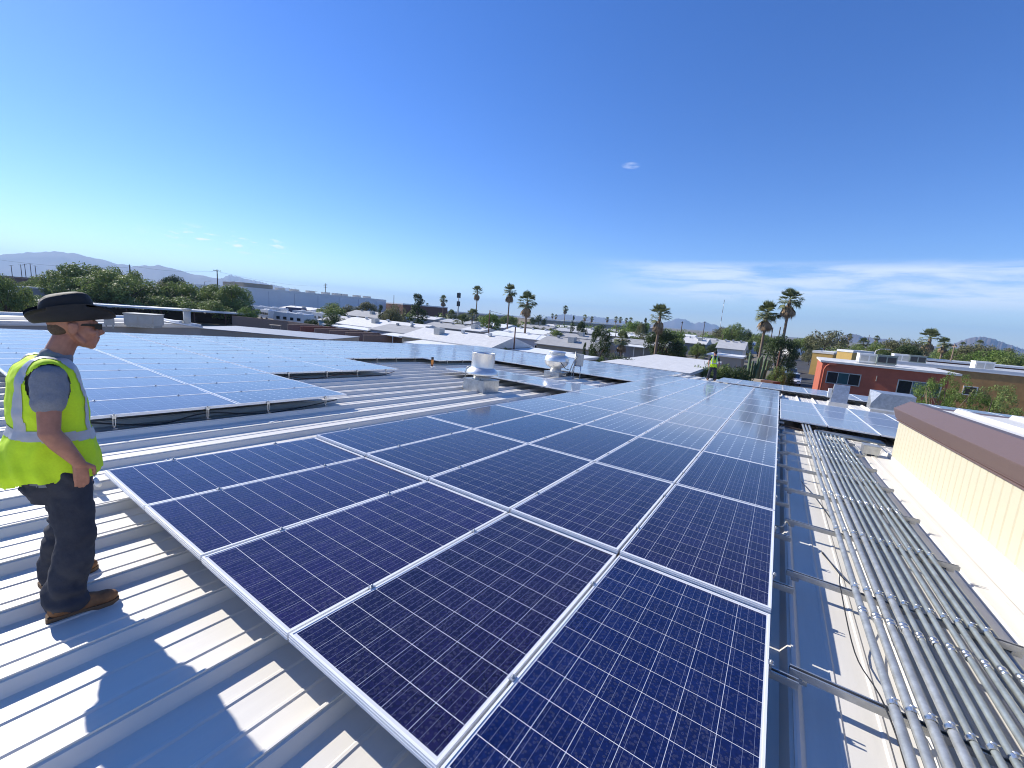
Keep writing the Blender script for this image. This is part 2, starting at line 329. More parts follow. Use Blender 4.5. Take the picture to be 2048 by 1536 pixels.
    md = n.new('ShaderNodeMix'); md.data_type = 'RGBA'; md.inputs[7].default_value = (0.42, 0.41, 0.44, 1); l.new(dm, md.inputs[0]); l.new(col, md.inputs[6])
    l.new(md.outputs[2], b.inputs['Base Color'])
    b.inputs['Roughness'].default_value = rough; b.inputs['IOR'].default_value = 1.5; b.inputs['Specular IOR Level'].default_value = 0.5
    b.inputs['Sheen Weight'].default_value = sheen; b.inputs['Sheen Roughness'].default_value = 0.22; b.inputs['Sheen Tint'].default_value = (0.9, 0.93, 1.0, 1)
    return m
M['cell_poly'] = panel_mat('polycrystalline_cell', (0.0022, 0.0020, 0.015), (0.013, 0.0105, 0.064), False, 0.12, grid=False, dust=0.028, sheen=0.10)
M['cell_blue'] = panel_mat('bright_blue_cell', (0.0013, 0.0032, 0.027), (0.0035, 0.011, 0.078), False, 0.11, grid=False, dust=0.03, sheen=0.06)
M['lam_poly'] = panel_mat('polycrystalline_laminate', (0.006, 0.0055, 0.030), (0.020, 0.018, 0.085), False, 0.12, dust=0.10, sheen=1.0)
M['lam_mono'] = panel_mat('monocrystalline_laminate', (0.010, 0.016, 0.045), (0.022, 0.033, 0.082), True, 0.085, busbars=0, dust=0.10, sheen=1.0)
M['backsheet'] = mat('white_backsheet', (0.66, 0.67, 0.70), 0.12, 0)

# ------------------------------------------------------------------ solar panel meshes
PW, PL = 0.994, 1.976
def frame_mesh():
    b = MB(); e = .0115; tw = .011
    for s in (-1, 1):
        b.box((s * (PW / 2 - tw / 2), 0, -.02), (tw, PL, .04)); b.box((0, s * (PL / 2 - tw / 2), -.02), (PW - 2 * tw, tw, .04))
        b.box((s * (PW / 2 + .0008), 0, -.012), (.0016, PL, .003)); b.box((s * (PW / 2 + .0008), 0, -.026), (.0016, PL, .003))
        b.box((0, s * (PL / 2 + .0008), -.012), (PW, .0016, .003)); b.box((0, s * (PL / 2 + .0008), -.026), (PW, .0016, .003))
    return b.mesh('frame')
FRAME = frame_mesh(); FRAME.materials.append(M['alu'])
def lam(name, m): me = MB().box((0, 0, -.0065), (PW - .022, PL - .022, .006)).mesh(name); me.materials.append(m); return me
LAM_POLY, LAM_MONO, BACK = lam('laminate', M['lam_poly']), lam('laminate', M['lam_mono']), lam('backsheet', M['backsheet'])
CELL = MB().box((0, 0, 0), (.1558, .1566, .0008)).mesh('cell'); CELL.materials.append(M['cell_poly'])
CELLB = MB().box((0, 0, 0), (.1558, .1566, .0008)).mesh('cell'); CELLB.materials.append(M['cell_blue'])
clm = MB().box((0, 0, .002), (.026, .036, .004)).box((0, 0, -.015), (.010, .03, .03)); clm.tube([(0, 0, .003), (0, 0, .016)], .005, 6); clm.tube([(0, 0, .0035), (0, 0, .009)], .008, 6)
CLAMP = clm.mesh('clamp'); CLAMP.materials.append(M['galv'])
fb = MB().box((.008, 0, -.02), (.02, .04, .045)).box((.012, .012, -.105), (.008, .008, .13)).box((.012, -.012, -.105), (.008, .008, .13)).box((.012, 0, -.155), (.008, .032, .03)).box((.03, 0, -.168), (.055, .05, .008)); fb.tube([(0, 0, 0), (0, 0, .02)], .008, 6)
FOOT = fb.mesh('mount_bracket'); FOOT.materials.append(M['galv'])
PANEL_N = [0]
def panel(u, v, h, label, group, kind='mono', cells=False, clamps=0, tilt=0.0, feet=False, blue=False, violet=1.0):
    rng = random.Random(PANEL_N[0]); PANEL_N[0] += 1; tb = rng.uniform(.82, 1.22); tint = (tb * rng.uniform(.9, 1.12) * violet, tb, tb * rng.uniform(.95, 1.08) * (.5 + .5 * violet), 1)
    jig = Matrix.Rotation(rng.gauss(0, .0016), 4, 'X') @ Matrix.Rotation(rng.gauss(0, .0022), 4, 'Y')
    Mx = on_roof(u, v, h) @ Matrix.Rotation(tilt, 4, 'X') @ jig
    t = thing('solar_panel', label, 'solar panel', Mx, group)
    obj('frame', FRAME, None, t)
    if cells:
        obj('backsheet', BACK, None, t)
        me = CELLB if blue else CELL
        for a in range(6):
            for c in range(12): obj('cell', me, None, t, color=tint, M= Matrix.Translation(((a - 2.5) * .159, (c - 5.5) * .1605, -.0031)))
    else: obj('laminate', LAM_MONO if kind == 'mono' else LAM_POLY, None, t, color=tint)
    if clamps:
        for s in (-1, 1): obj('clamp', CLAMP, None, t, Matrix.Translation((-PW / 2 - .01, s * .49, .001)))
        if clamps > 1:
            for s in (-1, 1): obj('clamp', CLAMP, None, t, Matrix.Translation((PW / 2 + .01, s * .49, .001)))
    if feet:
        for s in (-1, 1): obj('mount_bracket', FOOT, None, t, Matrix.Translation((PW / 2 + .012, s * .52, -.01)))
    return t
PITCH = 1.012
def rowc(j): return -.945 if j == 0 else (1.048 if j == 1 else 2.067 + (j - 1.5) * 1.9913)
# main array: five panels wide, eleven rows going away from the camera
for j in range(11):
    for i in range(5):
        blue = (j == 0 and i == 0) or (j == 2 and i == 3)
        word = 'bright blue' if blue else ('dark violet blue' if j < 3 else 'dark grey blue')
        lab = f'{word} panel, wide array {ORD[j]} row from camera, {ORD[i]} from conduits'
        panel(-PITCH * (i + .5), rowc(j), 0 if j else -.016, lab, 'solar panels of the wide array', 'poly' if j < 3 else 'mono', cells=j < 3, blue=blue, violet=(1.0, 1.05, 1.25, 1.6, 1.5)[i] if j == 0 else ((1, 1, 1.05, 1.1, 1.15)[i] if j == 1 else 1),  # violet factor paints the purple glare into the left panels' cell colour
              clamps=(2 if i == 0 else 1) if j < 7 else 0, tilt=-.0155 if j == 0 else 0)
# one row joining the wide array to the fans
for i in range(5, 10): panel(-PITCH * (i + .5), rowc(5), 0, f'panel in the single row between the roof fans, {ORD[i - 5]} from wide array', 'solar panels between the roof fans', clamps=1)
# far band of panels along the low eave
for j in range(8, 13):
    for i in range(5, 21):
        panel(-PITCH * (i + .5), rowc(j), 0, f'far band panel, {ORD[j - 8]} row behind round fan, {ORD[i - 5]} from wide array', 'solar panels of the far band')
# the array on the sunlit side behind the worker
steps = {0: -7.27, 1: -7.27, 2: -10.37, 3: -10.37, 4: -13.3, 5: -13.3, 6: -12.3, 7: -12.3}
for j, ue in steps.items():
    k = 0
    while ue - PITCH * k > -21.0:
        lab = f'pale panel behind the worker, {ORD[j]} strip, {ORD[k]} from its open edge'
        panel(ue - PITCH * (k + .5), rowc(j) + (.1 if j == 0 else .02), 0, lab, 'solar panels behind the worker', 'poly' if j == 0 else 'mono', clamps=1 if k < 9 else 0, feet=(k == 0))
        k += 1
# panels beside the cream wing and along the far eave
for j in range(3):
    for i in range(5): panel(.03 + PITCH * (i + .5), 9.9 + 1.0 + j * 1.9913, 0, f'panel in the block beyond the conduits, {ORD[j]} row, {ORD[i]} from wide array', 'solar panels beyond the conduits', 'poly')
for j in range(2):
    for i in range(14): panel(-2.9 + PITCH * (i + .5), 22.1 + j * 1.9913, 0, f'far eave panel before the red building, {ORD[j]} row, {ORD[i]} from bare patch', 'solar panels along the far eave', 'poly')

# ------------------------------------------------------------------ rails under the wide array, stubs showing beside the panels
CH = [(-.0206, 0), (.0206, 0), (.0206, .041), (.011, .041), (.011, .033), (.018, .033), (.018, .003), (-.018, .003), (-.018, .033), (-.011, .033), (-.011, .041), (-.0206, .041)]
def channel(length):
    return MB().prism(CH, 0, length)
RAIL = channel(5.3).mesh('rail'); RAIL.materials.append(M['galv'])
for j in range(11):
    for s in (-1, 1):
        hh = -.088 - (.03 * (.5 * s) if j == 0 else 0)
        o = obj('mounting_rail', RAIL, None, None, on_roof(.13 if j < 6 else .06, rowc(j) + s * .5, hh, math.pi / 2))
        tag(o, f'galvanised rail under the {ORD[j]} row of the wide array, {"far" if s > 0 else "near"} one of its two', 'rail', 'rails under the wide array')

# ------------------------------------------------------------------ conduit rack
SV = [-2.8, -1.55, -.29, .95, 2.2, 3.45, 4.74, 5.95, 7.15, 8.35]
def slotted():
    b = channel(1.31)
    b.box((0, .06, -.012), (.05, .05, .024)); b.box((0, 1.25, -.012), (.05, .05, .024))
    b.tube([(.035, .06, -.012), (.035, .06, .03)], .006, 6); return b
SM = slotted().mesh('strut_channel'); SM.materials.append(M['galv'])
for k, v in enumerate(SV):
    tag(obj('strut_channel', SM, None, None, on_roof(1.41, v, -.14, math.pi / 2)), f'galvanised strut channel crossing under the conduits, {ORD[k]} from the camera end', 'strut', 'struts carrying the conduits')
st = MB(); n_ = 8
for rr in ((.0185, .0), ):
    pass
def strap(r):
    b = MB(); ri, ro = r + .0005, r + .0035; vs_ = []
    for yy in (-.014, .014):
        for k in range(9):
            t = math.pi * k / 8
            vs_ += [(ri * math.cos(t), yy, ri * math.sin(t)), (ro * math.cos(t), yy, ro * math.sin(t))]
    fs = []
    for k in range(8):
        a = 2 * k; fs += [(a, a + 1, a + 3, a + 2), (a + 18, a + 20, a + 21, a + 19), (a + 1, a + 19, a + 21, a + 3)]
    b.add(vs_, fs); b.box((0, 0, r + .010), (.008, .016, .018)); b.tube([(-.016, 0, r + .016), (.016, 0, r + .016)], .0045, 6); return b.mesh('strap')
def coupling(r): return MB().lathe([(r + .0002, -.04), (r + .005, -.04), (r + .005, -.012), (r + .002, -.012), (r + .002, .0), (r + .005, .0), (r + .005, .03), (r + .0002, .03)], 10, Matrix.Rotation(math.pi / 2, 4, 'X')).mesh('coupling')
BIG, SMALL = .0235, .0172
STRAP = {BIG: strap(BIG), SMALL: strap(SMALL)}; COUP = {BIG: coupling(BIG), SMALL: coupling(SMALL)}
for d_ in (STRAP, COUP):
    for me in d_.values(): me.materials.append(M['steel_bright'])
for k in range(11):
    r = BIG if k < 4 else SMALL; u = .53 + .0685 * k; z = -.0985 + r
    rg = random.Random(k); run = [(u + rg.gauss(0, .0032), vv, z + rg.gauss(0, .0012)) for vv in np.arange(-4.2, 8.0, 1.25)]
    if k < 3: pts = run + [(u, 9.9, z)]
    else:
        vb = 9.15 - .075 * (k - 3); pts = run + [(u + .16 - .16 * math.cos(a), vb - .16 + .16 * math.sin(a), z + .004 * k) for a in np.linspace(0, math.pi / 2, 7)] + [(1.94, vb, z + .004 * k)]
    t = thing('conduit', f'{"thick grey" if k < 4 else "thin green grey"} metal conduit, {ORD[k]} from the solar panels on the rack', 'conduit', ROOF, 'conduits on the rack')
    b = MB(); b.tube(pts, r, 10); b.build('pipe', M['galv_dark'] if k < 4 else M['galv_green'], t)
    for v in SV: obj('strap', STRAP[r], None, t, Matrix.Translation((u, v, z)))
    for v0 in (.62 - .016 * k + rg.uniform(-.02, .02), 3.62 - .02 * k + rg.uniform(-.05, .05), 6.7 - .02 * k + rg.uniform(-.08, .08), -2.2): obj('coupling', COUP[r], None, t, Matrix.Translation((u, v0, z)))
for k, (u, r) in enumerate(((1.17, .017), (1.31, .021))):
    tag(MB().tube([(u, -4.2, -.168), (u, 9.0, -.168)], r, 10).build('conduit', M['galv_dark'], None, ROOF), ('lower conduit hung under the outer ends of the struts', 'lowest outermost conduit beside the white flashing')[k], 'conduit', 'conduits on the rack')
# pull box where the conduits turn, and the cross run
t = thing('junction_box', 'galvanised junction box where the conduits turn at the cream wall', 'junction box', on_roof(1.62, 8.05, PAN))
MB().box((0, 0, .16), (.26, .3, .16)).build('box_body', M['galv'], t); MB().box((0, 0, .246), (.28, .32, .012)).build('lid', M['galv_dark'], t)
for s in (-1, 1): MB().box((s * .08, 0, .04), (.04, .28, .078)).build('foot', M['galv_dark'], t)
# loose cables
def cable(name, label, pts, r, m, Mx=ROOF, group=None):
    P_ = [Vector(p) for p in pts]; sm = []
    for i in range(len(P_) - 1):
        p0, p1, p2, p3 = P_[max(i - 1, 0)], P_[i], P_[i + 1], P_[min(i + 2, len(P_) - 1)]
        for q in range(6):
            s = q / 6; sm.append(.5 * ((2 * p1) + (p2 - p0) * s + (2 * p0 - 5 * p1 + 4 * p2 - p3) * s * s + (3 * p1 - p0 - 3 * p2 + p3) * s ** 3))
    sm.append(P_[-1]); return tag(MB().tube(sm, r, 5).build(name, m, None, Mx), label, 'cable', group)
zc = PAN + .008
cable('cable', 'thin black cable looping over the nearest struts beside the conduits', [(.62, -1.9, zc), (.58, -.9, zc + .03), (.50, -.31, -.09), (.47, .3, zc + .05), (.44, .95, -.09), (.5, 1.5, zc + .04), (.42, 1.95, zc)], .004, M['black_wire'])
cable('cable', 'thin black cable running in under the first conduit', [(.42, 2.0, zc), (.52, 1.5, zc + .02), (.57, 1.0, -.15), (.62, .3, zc), (.58, -.5, zc), (.66, -1.8, zc)], .004, M['black_wire'])
cable('cable', 'thin black cable slack between the fourth and fifth strut', [(.35, 4.6, zc), (.42, 4.1, zc + .02), (.5, 3.7, zc + .01), (.6, 3.0, zc)], .004, M['black_wire'])
cable('cable', 'pale cable end poking out from under the second row', [(-.03, 1.9, -.1), (.06, 1.85, -.08), (.1, 1.98, -.06), (.13, 2.02, -.1)], .007, M['wire_pale'])
cable('cable', 'short pale cable end poking out from under the third row', [(-.03, 3.6, -.1), (.05, 3.58, -.07), (.1, 3.68, -.07)], .006, M['wire_pale'])
cable('cable', 'fat brown cable bundle along the edge of the panels beyond the conduits', [(.05, 9.55, -.12), (.5, 9.62, -.18), (1.0, 9.72, -.13), (1.5, 9.66, -.2), (2.1, 9.75, -.15)], .022, M['wood_pole'])
cable('cable', 'dark cable sagging under the open edge of the array behind the worker', [(-7.4, -1.6, -.1), (-7.33, -.9, -.21), (-7.35, -.3, -.12), (-7.33, .6, -.22), (-7.36, 1.9, -.11)], .01, M['black_wire'])
cable('cable', 'brown cable drooping under the stepped edge of the array', [(-10.45, 2.5, -.1), (-10.4, 3.2, -.2), (-10.43, 4.2, -.12), (-10.4, 5.3, -.2), (-10.45, 6.0, -.1)], .01, M['rust'])
for k, (u, v, a) in enumerate(((-6.9, .45, .5), (-7.25, .2, .5), (-9.7, 4.4, .4))):
    tag(MB().box((0, 0, .006), (.04, .17, .01)).box((0, .07, .014), (.036, .03, .01)).build('metal_offcut', M['white'], None, on_roof(u, v, PAN, a)),
        ('white metal offcut lying on the bare roof before the pale array', 'white metal offcut lying just under the pale array edge', 'white metal offcut lying by the stepped array edge')[k], 'offcut')
# pale PVC pipes beside the worker
for k, (u, dv) in enumerate(((-5.28, 0), (-5.42, -.05))):
    t = thing('pipe_stub', ('upper', 'lower')[k] + ' of two white pipes lying beside the worker at the array corner', 'pipe', on_roof(u, -1.95 + dv, RIB, .0), 'white pipes at the array corner')
    MB().tube([(-.6, .0, .03), (.12, .0, .03)], .022, 10).build('pipe', M['white'], t); MB().tube([(-.05, 0, .03), (.0, 0, .03)], .028, 10).build('collar', M['steel_bright'], t); MB().tube([(-.16, 0, .03), (-.12, 0, .03)], .028, 10).build('collar', M['steel_bright'], t)

# ------------------------------------------------------------------ cream wing with brown coping
wing = thing('roof_wing', 'raised cream wing with ribbed siding and brown metal coping', 'building', ROOF)
sb = MB().prism([(0, 0), (.012, -.006), (.178, -.006), (.19, 0), (.19, .03), (0, .03)], PAN, .60, Matrix.Rotation(0, 4, 'Z'))
# siding boards: profile across v, standing up
pr = [(0, .0), (.02, -.022), (.18, -.022), (.2, 0), (.2, .03), (0, .03)]
bv = [(p[1], p[0], PAN + .05) for p in pr] + [(p[1], p[0], .60) for p in pr]
BOARD = MB().add(bv, [(i, i + 6, (i + 1) % 6 + 6, (i + 1) % 6) for i in range(6)] + [tuple(range(6)), tuple(range(11, 5, -1))]).mesh('siding_board'); BOARD.materials.append(M['cream'])
for k in range(52): obj('siding_board', BOARD, None, wing, Matrix.Translation((1.962, -2.4 + .2 * k, 0)))
ev = [(1.962 + .2 * k, 0, 0) for k in range(0)]
for k in range(40): obj('siding_board', BOARD, None, wing, Matrix.Translation((1.975 + .2 * k, 8.012, 0)) @ Matrix.Rotation(-math.pi / 2, 4, 'Z'))
MB().box((5.98, 2.8, .1), (7.9, 10.3, .7)).build('wall_core', M['cream'], wing)
MB().prism([(1.50, PAN + .004), (1.985, PAN + .004), (1.985, PAN + .13), (1.93, PAN + .12), (1.93, PAN + .045), (1.52, PAN + .03)], -4, 8.3).build('base_flashing', M['roof_white'], wing)
MB().box((1.66, 2.2, PAN + .04), (.05, 12.2, .02)).build('flashing_rib', M['roof_white'], wing)
cop = [(2.0, .592), (1.925, .592), (1.925, .606), (1.915, .612), (1.86, .785), (1.86, .797), (2.085, .968), (2.10, .968), (2.29, .945), (2.29, .80), (2.0, .80)]
MB().prism(cop, -2.6, 8.2).build('coping', M['brown_trim'], wing)
MB().prism([(1.905, .566), (1.945, .566), (1.945, .588), (1.905, .588)], -2.6, 8.05).build('drip_edge', M['brown_trim'], wing)
wr = [(2.30, .93), (2.50, .93), (2.53, .985), (2.60, .985), (2.63, .93), (3.16, .94), (3.19, 1.0), (3.26, 1.0), (3.29, .945), (3.80, .95), (3.83, 1.01), (3.90, 1.01), (3.93, .955), (10, 1.02), (10, .75), (2.30, .75)]
MB().prism(wr, -2.6, 7.4).build('wing_roof', M['roof_white'], wing)
MB().prism([(2.30, .76), (10, .76), (10, .97), (2.30, .91)], 7.41, 8.19).build('end_coping', M['brown_trim'], wing)

# ------------------------------------------------------------------ roof fans
def curb(t, w_, h_, m=M['galv'], flange=.08):
    MB().box((0, 0, h_ / 2), (w_, w_, h_)).build('curb', m, t); MB().box((0, 0, .004), (w_ + 2 * flange, w_ + 2 * flange, .006)).build('flashing', M['roof_white'], t)
    MB().box((0, 0, h_ + .01), (w_ + .03, w_ + .03, .02)).build('curb_cap', m, t)
t = thing('exhaust_fan', 'tall upblast exhaust fan with open windband on a galvanised curb', 'roof fan', on_roof(-7.35, 6.55, PAN))
curb(t, .74, .34)
MB().lathe([(.25, .36), (.25, .45), (.28, .46), (.46, .50), (.465, .53), (.44, .60), (.37, .67), (.33, .70), (.32, .72)], 32).build('spun_base', M['alu_spun'], t)
MB().lathe([(.34, .70), (.335, .73), (.335, 1.10), (.345, 1.115), (.335, 1.125), (.325, 1.11), (.325, .74), (.30, .72)], 12).build('windband', M['alu_spun'], t)
MB().lathe([(.0, .95), (.322, .95)], 20).build('damper', M['rust'], t)
for k in range(3): MB().box((0, 0, 1.09), (.64, .02, .015), Matrix.Rotation(k * math.pi / 3, 4, 'Z')).build('brace', M['rust'], t)
MB().tube([(-.47, -.18, 0), (-.47, -.18, .5), (-.46, -.18, .6), (-.42, -.17, .66), (-.36, -.15, .68), (-.3, -.12, .66)], .014, 8).build('wiring_conduit', M['galv_dark'], t)
MB().box((-.47, -.18, .06), (.09, .09, .12)).build('conduit_base', M['wire_pale'], t)
for k in range(4): MB().box((.24, 0, .40), (.02, .03, .1), Matrix.Rotation(k * math.pi / 2 + .5, 4, 'Z')).build('standoff', M['galv_dark'], t)
t = thing('exhaust_fan', 'rounded spun aluminium exhaust fan beside a grey switch box', 'roof fan', on_roof(-8.35, 13.2, PAN))
curb(t, .72, .22)
MB().lathe([(.24, .24), (.24, .40), (.30, .42), (.40, .47), (.50, .58), (.525, .68), (.535, .70), (.53, .72), (.52, .82), (.47, .93), (.40, .96), (.36, .98)], 32).build('spun_housing', M['alu_spun'], t)
MB().lathe([(.34, .97), (.34, 1.06), (.38, 1.075), (.385, 1.09), (.35, 1.12), (.22, 1.15), (0, 1.155)], 32).build('cap', M['alu_spun'], t)
MB().lathe([(.53, .695), (.545, .70), (.53, .71)], 32).build('seam_bead', M['galv_dark'], t)
MB().tube([(.38, -.36, .70), (.5, -.4, .6), (.62, -.35, .45), (.78, -.3, .42)], .016, 6).build('power_cord', M['black_wire'], t)
t = thing('switch_box', 'grey electrical switch box on a pipe frame beside the rounded fan', 'switch box', on_roof(-7.55, 13.45, PAN))
MB().box((.12, .05, .86), (.34, .18, .52)).build('box_body', M['grey_unit'], t)
for x, y in ((-.02, -.05), (.28, -.05)):
    MB().tube([(x, y, 0), (x, y, 1.2 if x < 0 else .62)], .02, 8).build('post', M['galv'], t)
MB().tube([(-.02, -.05, .6), (.28, -.05, .6)], .02, 8).build('crossbar', M['galv'], t)
MB().tube([(-.55, -.1, .08), (-.2, -.08, .3), (-.12, -.08, .6), (.0, -.06, .9), (.08, -.06, 1.02)], .02, 6).build('flexible_conduit', M['galv_dark'], t)
MB().tube([(-.5, -.2, .05), (-.1, -.12, .12), (-.04, -.1, .5), (.04, -.08, .8)], .018, 6).build('flexible_conduit', M['galv_dark'], t)
t = thing('marker_post', 'short orange and black marker post standing on the bare roof', 'post', on_roof(-12.0, 9.3, PAN))
MB().box((0, 0, .24), (.07, .07, .2)).build('orange_band', M['orange'], t); MB().box((0, 0, .39), (.072, .072, .1)).build('top_band', M['black_wire'], t); MB().box((0, 0, .11), (.06, .06, .1)).build('lower_band', M['rust'], t); MB().box((0, 0, .03), (.2, .2, .06)).build('base', M['white'], t)
# duct hoods in the bare strip beyond the conduits
t = thing('duct_hood', 'narrow upright galvanised duct hood with slanted face on a white curb', 'duct hood', on_roof(1.95, 17.6, PAN))
MB().box((0, 0, .15), (.62, .6, .3)).build('curb', M['roof_old'], t)
MB().add([(-.26, -.24, .3), (.26, -.24, .3), (.26, .26, .3), (-.26, .26, .3), (-.2, -.02, .98), (.28, -.02, .98), (.28, .26, .98), (-.2, .26, .98)], [(4, 5, 6, 7), (0, 1, 5, 4), (1, 2, 6, 5), (2, 3, 7, 6), (3, 0, 4, 7)]).build('hood', M['galv'], t)
MB().box((-.3, .1, .62), (.12, .2, .36)).build('side_box', M['white'], t)
t = thing('duct_hood', 'wide galvanised duct hood with sloping top on a pale curb', 'duct hood', on_roof(3.35, 16.9, PAN))
MB().box((0, 0, .16), (1.12, .7, .32)).build('curb', M['roof_old'], t)
MB().add([(-.58, -.36, .32), (.58, -.36, .32), (.58, .36, .32), (-.58, .36, .32), (-.58, -.36, .52), (.58, -.36, .92), (.58, .36, .98), (-.58, .36, .98), (-.35, -.36, .92)],
         [(4, 8, 7), (8, 5, 6, 7), (0, 1, 5, 8, 4), (1, 2, 6, 5), (2, 3, 7, 6), (3, 0, 4, 7)]).build('hood', M['galv'], t)
MB().box((0, -.37, .33), (1.2, .03, .05)).build('trim', M['white'], t)
pass
# ================================================================== TREES
def np_mesh(name, V, F, m, mats=None):
    me = bpy.data.meshes.new(name); me.from_pydata(V.tolist() if hasattr(V, 'tolist') else V, [], F.tolist() if hasattr(F, 'tolist') else F); me.update()
    me.materials.append(m); return me
def leaf_cloud(name, clumps, per, size, m, seed, flat=0.5, elong=1.6):
    """clumps: (x, y, z, r) ; leaves scattered through each clump, denser near its skin"""
    rng = np.random.default_rng(seed); out = []
    for (x, y, z, r) in clumps:
        n = max(8, int(per * r * r)); d = rng.normal(size=(n, 3)); d /= np.linalg.norm(d, axis=1)[:, None]
        rad_ = r * (0.45 + 0.62 * rng.random(n) ** 0.5)
        c = d * rad_[:, None]; c[:, 2] *= 0.78; c += (x, y, z)
        nrm = d * 0.7 + rng.normal(size=(n, 3)) * 0.7; nrm[:, 2] += flat; nrm /= np.linalg.norm(nrm, axis=1)[:, None]
        a = np.cross(nrm, rng.normal(size=(n, 3))); a /= np.linalg.norm(a, axis=1)[:, None]; b = np.cross(nrm, a)
        s = size * (0.6 + 0.8 * rng.random(n))[:, None]
        out.append(np.stack([c - a * s * elong, c - b * s * .55, c + a * s * elong, c + b * s * .55], 1))
    Q = np.concatenate(out).reshape(-1, 3); F = np.arange(len(Q)).reshape(-1, 4)
    return np_mesh(name, Q, F, m)
def clumps_of(kind, seed):
    r = random.Random(seed); c = []
    if kind == 'fine':
        for k in range(120):
            a = r.uniform(0, 6.28); d = r.random() ** .55 * .7; c.append((d * math.cos(a), d * math.sin(a), .97 - .55 * d * d - r.random() ** 1.3 * .6, r.uniform(.035, .085)))
    if kind == 'spread':                            # mesquite: wide, low, layered   (unit: height 1 above ground, radius about 0.75)
        for k in range(44):
            a = r.uniform(0, 6.28); d = r.random() ** .6 * .62; c.append((d * math.cos(a), d * math.sin(a), .93 - .55 * d * d - r.random() ** 1.6 * .5, r.uniform(.10, .19)))
    elif kind == 'round':
        for k in range(36):
            a = r.uniform(0, 6.28); z = r.uniform(-.9, 1); q = math.sqrt(1 - z * z) * .40; c.append((q * math.cos(a), q * math.sin(a), .57 + z * .34, r.uniform(.10, .17)))
    elif kind == 'conifer':
        for k in range(46):
            z = r.random(); q = (.30 * (1 - z) ** .8 + .03) * r.uniform(.5, 1.1); a = r.uniform(0, 6.28); c.append((q * math.cos(a), q * math.sin(a), .12 + .86 * z, r.uniform(.05, .105) * (1.15 - .5 * z)))
    elif kind == 'pine':                            # tall, open, flat topped clumps
        for k in range(26):
            a = r.uniform(0, 6.28); d = r.random() ** .7 * .6; c.append((d * math.cos(a), d * math.sin(a), .9 - .35 * d - r.random() * .3, r.uniform(.09, .17)))
    elif kind == 'bush':
        for k in range(26):
            a = r.uniform(0, 6.28); d = r.random() ** .5 * .55; c.append((d * math.cos(a), d * math.sin(a), .18 + r.random() * .68 * (1 - d * .7), r.uniform(.12, .22)))
    return c
CROWN = {}
def crown(kind, leaf, seed):
    key = (kind, leaf, seed)
    if key not in CROWN:
        per, size = {'fine': (30000, .0075), 'spread': (9800, .016), 'round': (9000, .016), 'conifer': (16000, .014), 'pine': (6800, .017), 'bush': (7000, .018)}[kind]
        CROWN[key] = leaf_cloud('crown', clumps_of(kind, seed), per, size, M[leaf], seed)
    return CROWN[key]
LIMB = {}
def limbs(kind, seed):
    if (kind, seed) in LIMB: return LIMB[(kind, seed)]
    r = random.Random(seed); b = MB()
    if kind == 'conifer': b.tube([(0, 0, 0), (0.01, 0, .4), (0, 0, .95)], [.03, .022, .006], 7)
    else:
        base = .12 if kind in ('spread', 'bush') else .26
        if kind == 'pine': base = .45
        b.tube([(0, 0, 0), (r.uniform(-.02, .02), r.uniform(-.02, .02), base * .6), (0, 0, base)], [.034, .028, .024], 7)
        for k in range(6):
            a = k * 1.05 + r.uniform(-.3, .3); q = r.uniform(.3, .5); zt = r.uniform(.6, .85)
            b.tube([(0, 0, base * .95), (q * .4 * math.cos(a), q * .4 * math.sin(a), base + (zt - base) * .55), (q * math.cos(a + .2), q * math.sin(a + .2), zt)], [.02, .013, .004], 6)
    me = b.mesh('trunk'); me.materials.append(M['bark']); LIMB[(kind, seed)] = me; return me
def tree(kind, leaf, px, D, top, width, label, seed=0, group=None, name=None, cat='tree', base=GZ):
    """top: image row of the tree top; width: its spread in image pixels (both turned into metres at depth D)"""
    H = hgt(px, top, D) - base; wr = width * D / FPX; q_ = CP + ray(px, top + .3 * (hor(px) + FPX * 6.5 / D - top)) * D; foot = Vector((q_.x, q_.y, base))
    unit = {'fine': 1.45, 'spread': 1.42, 'round': 1.0, 'conifer': .66, 'pine': 1.4, 'bush': 1.35}[kind]
    t = thing(name or {'bush': 'shrub', 'conifer': 'conifer_tree'}.get(kind, 'broadleaf_tree'), label, cat, Matrix.Translation(foot) @ Matrix.Rotation(seed * 1.7 + px * .01, 4, 'Z') @ Matrix.Diagonal((wr / unit, wr / unit, H, 1)), group)
    obj('crown', crown(kind, leaf, seed % 3), None, t); obj('trunk', limbs(kind, seed % 3), None, t); return t

